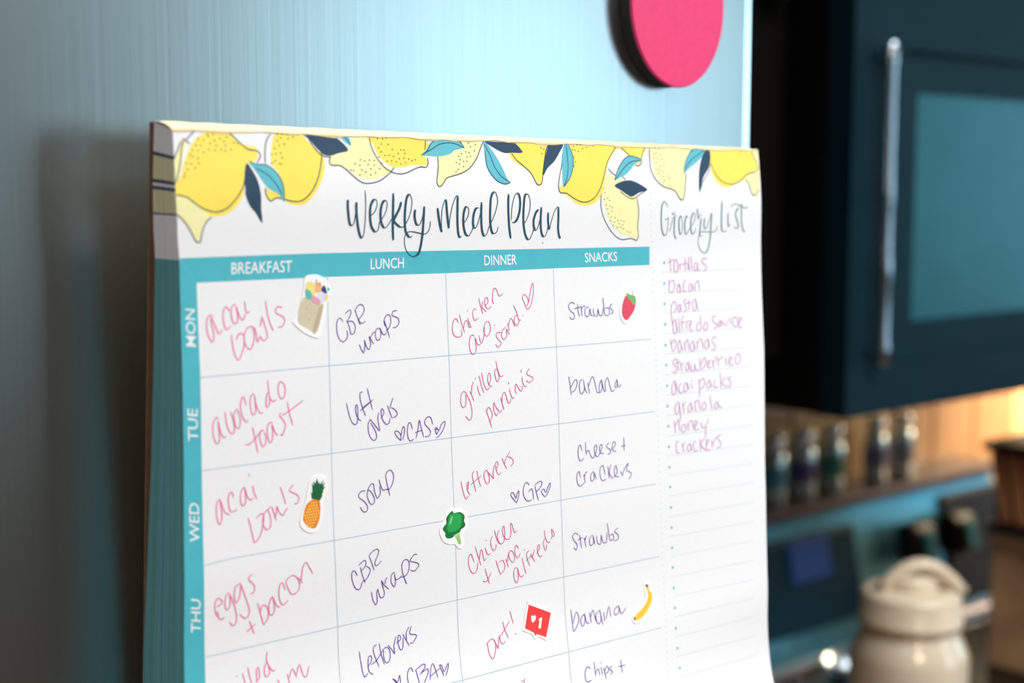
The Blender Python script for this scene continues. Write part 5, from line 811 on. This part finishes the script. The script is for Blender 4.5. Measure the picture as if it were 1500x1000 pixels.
# spice jars on the ledge
JL = ['leftmost spice jar on the range ledge, half hidden by the pad', 'second spice jar from the left with a violet label', 'middle spice jar with a teal label and cap catching light', 'fourth spice jar from the left, just past the gap', 'rightmost spice jar, beside the tan splashback']
JC = [(50, 140, 168), (78, 76, 140), (50, 140, 140), (110, 118, 168), (120, 140, 170)]
JX = [1.0727, 1.1266, 1.1815, 1.2685, 1.3254]
jr = .0148
for i, (x, lab, c) in enumerate(zip(JX, JL, JC)):
    o = (x, .705, -.3575); j = thing('spice_jar', o, lab, 'jar', 'spice jars on the range ledge')
    link('glass_body', mesh_of(lathe([(0, 0), (jr-.003, 0), (jr, .003), (jr, .054), (jr-.004, .06), (jr-.006, .063), (0, .063)], 24), True), mat('jar_glass', (206, 230, 238), .24, .55, vary=.10, scale=60), j)
    link('label_band', mesh_of(lathe([(jr+.0003, .018), (jr+.0005, .019), (jr+.0005, .044), (jr+.0003, .045)], 24), True), mat('jar_label_%d' % i, c, .5), j)
    link('cap', mesh_of(lathe([(jr-.004, .061), (jr-.0025, .062), (jr-.0025, .078), (jr-.005, .081), (0, .081)], 24), True), mat('jar_cap', (232, 238, 242), .3, .5), j)
# steel bowl on the cooktop
b0 = (1.062, .575, -.5395); bw = thing('bowl', b0, 'small shiny steel bowl on the black cooktop', 'bowl')
link('bowl_shell', mesh_of(lathe([(0, .001), (.015, .0), (.03, .012), (.036, .028), (.034, .028), (.028, .014), (.014, .004), (0, .004)], 28), True), mat('brushed_bowl', (220, 232, 240), .32, 1, vary=.02), bw)
# slatted wooden rack to the right
bx0 = (1.36, .46, -.5395)
tb_ = thing('storage_box', bx0, 'mottled tan wooden box standing at the right end of the range', 'box')
tanw = mat('tan_wood', (176, 136, 96), .6, vary=.35, scale=16)
bx('box_body', (1.235, 1.49, .38, .52, -.5395, -.392), tanw, tb_, bx0, .004)
bx('lid', (1.232, 1.493, .377, .523, -.3918, -.378), mat('pale_wood', (214, 170, 120), .5, vary=.15, scale=16), tb_, bx0, .003)
RX = 1.222
b0 = (RX+.08, .46, -.3776); rk = thing('knife_block', b0, 'dark framed block with slanting brown wooden slats on the tan box', 'knife block')
dk = mat('dark_frame', (16, 12, 10), .5); br_ = mat('brown_wood', (158, 104, 66), .5, vary=.25, scale=12, stretch=(6, 6, 1))
bx('top_rail', (RX-.01, RX+.20, .385, .522, -.284, -.274), dk, rk, b0, .002)
bx('inner_block', (RX+.006, RX+.19, .395, .512, -.3776, -.285), dk, rk, b0, .002)
bx('base_board', (RX-.006, RX+.0055, .39, .516, -.3776, -.366), dk, rk, b0, .002)
for i in range(6):
    sb = bmesh.new(); box(sb, -.004, .004, -.0062, .0062, -.040, .040, .0015); bmesh.ops.rotate(sb, verts=sb.verts, cent=(0, 0, 0), matrix=__import__('mathutils').Matrix.Rotation(math.radians(-12), 3, 'X'))
    link('slat', mesh_of(sb), br_, rk, (RX+.0015-b0[0], .502-i*.0195-b0[1], -.325-b0[2]))
# cream water bottle on the near worktop
bo = (.6835, .25, -.54)
wb = thing('water_bottle', bo, 'cream plastic water bottle with a loop lid on the left worktop', 'bottle')
cream = mat('cream_plastic', (216, 200, 176), .2, vary=.03, sss=.15, coat=1)
body = link('bottle_body', mesh_of(lathe([(0, 0), (.038, 0), (.0425, .004), (.043, .02), (.0428, .206), (.041, .214), (.0372, .222), (.0345, .228), (.0345, .232), (0, .232)], 40), True), cream, wb)
link('collar', mesh_of(lathe([(.0345, .231), (.0372, .232), (.0372, .236), (.0358, .2375), (.0358, .252), (.034, .2555), (.026, .2575), (0, .2575)], 40), True), mat('cream_lid', (210, 192, 166), .28, vary=.03), wb)
lid = link('spout_cap', mesh_of(lathe([(.018, .256), (.018, .264), (.0155, .267), (0, .267)], 28), True), MATS['cream_lid'], wb)
lp = [(.018*math.cos(math.pi*t/16), .004*math.sin(math.pi*t/16), .260+.0165*math.sin(math.pi*t/16)) for t in range(17)]
lp = [(-.030, 0, .255)]+[(-.027+.054*t/14, 0, .257+.018*math.sin(math.pi*t/14)**.8) for t in range(1, 14)]+[(.030, 0, .255)]
cz, sz = math.cos(-.68), math.sin(-.68)
lp = [(x*cz, x*sz-.008, z) for x, y, z in lp]
link('carry_loop', mesh_of(tube(lp, .0056, 12), True), MATS['cream_lid'], wb)
link('grip_groove', mesh_of(lathe([(.0431, .120), (.0434, .122), (.0434, .130), (.0431, .132)], 40), True), MATS['cream_lid'], wb)
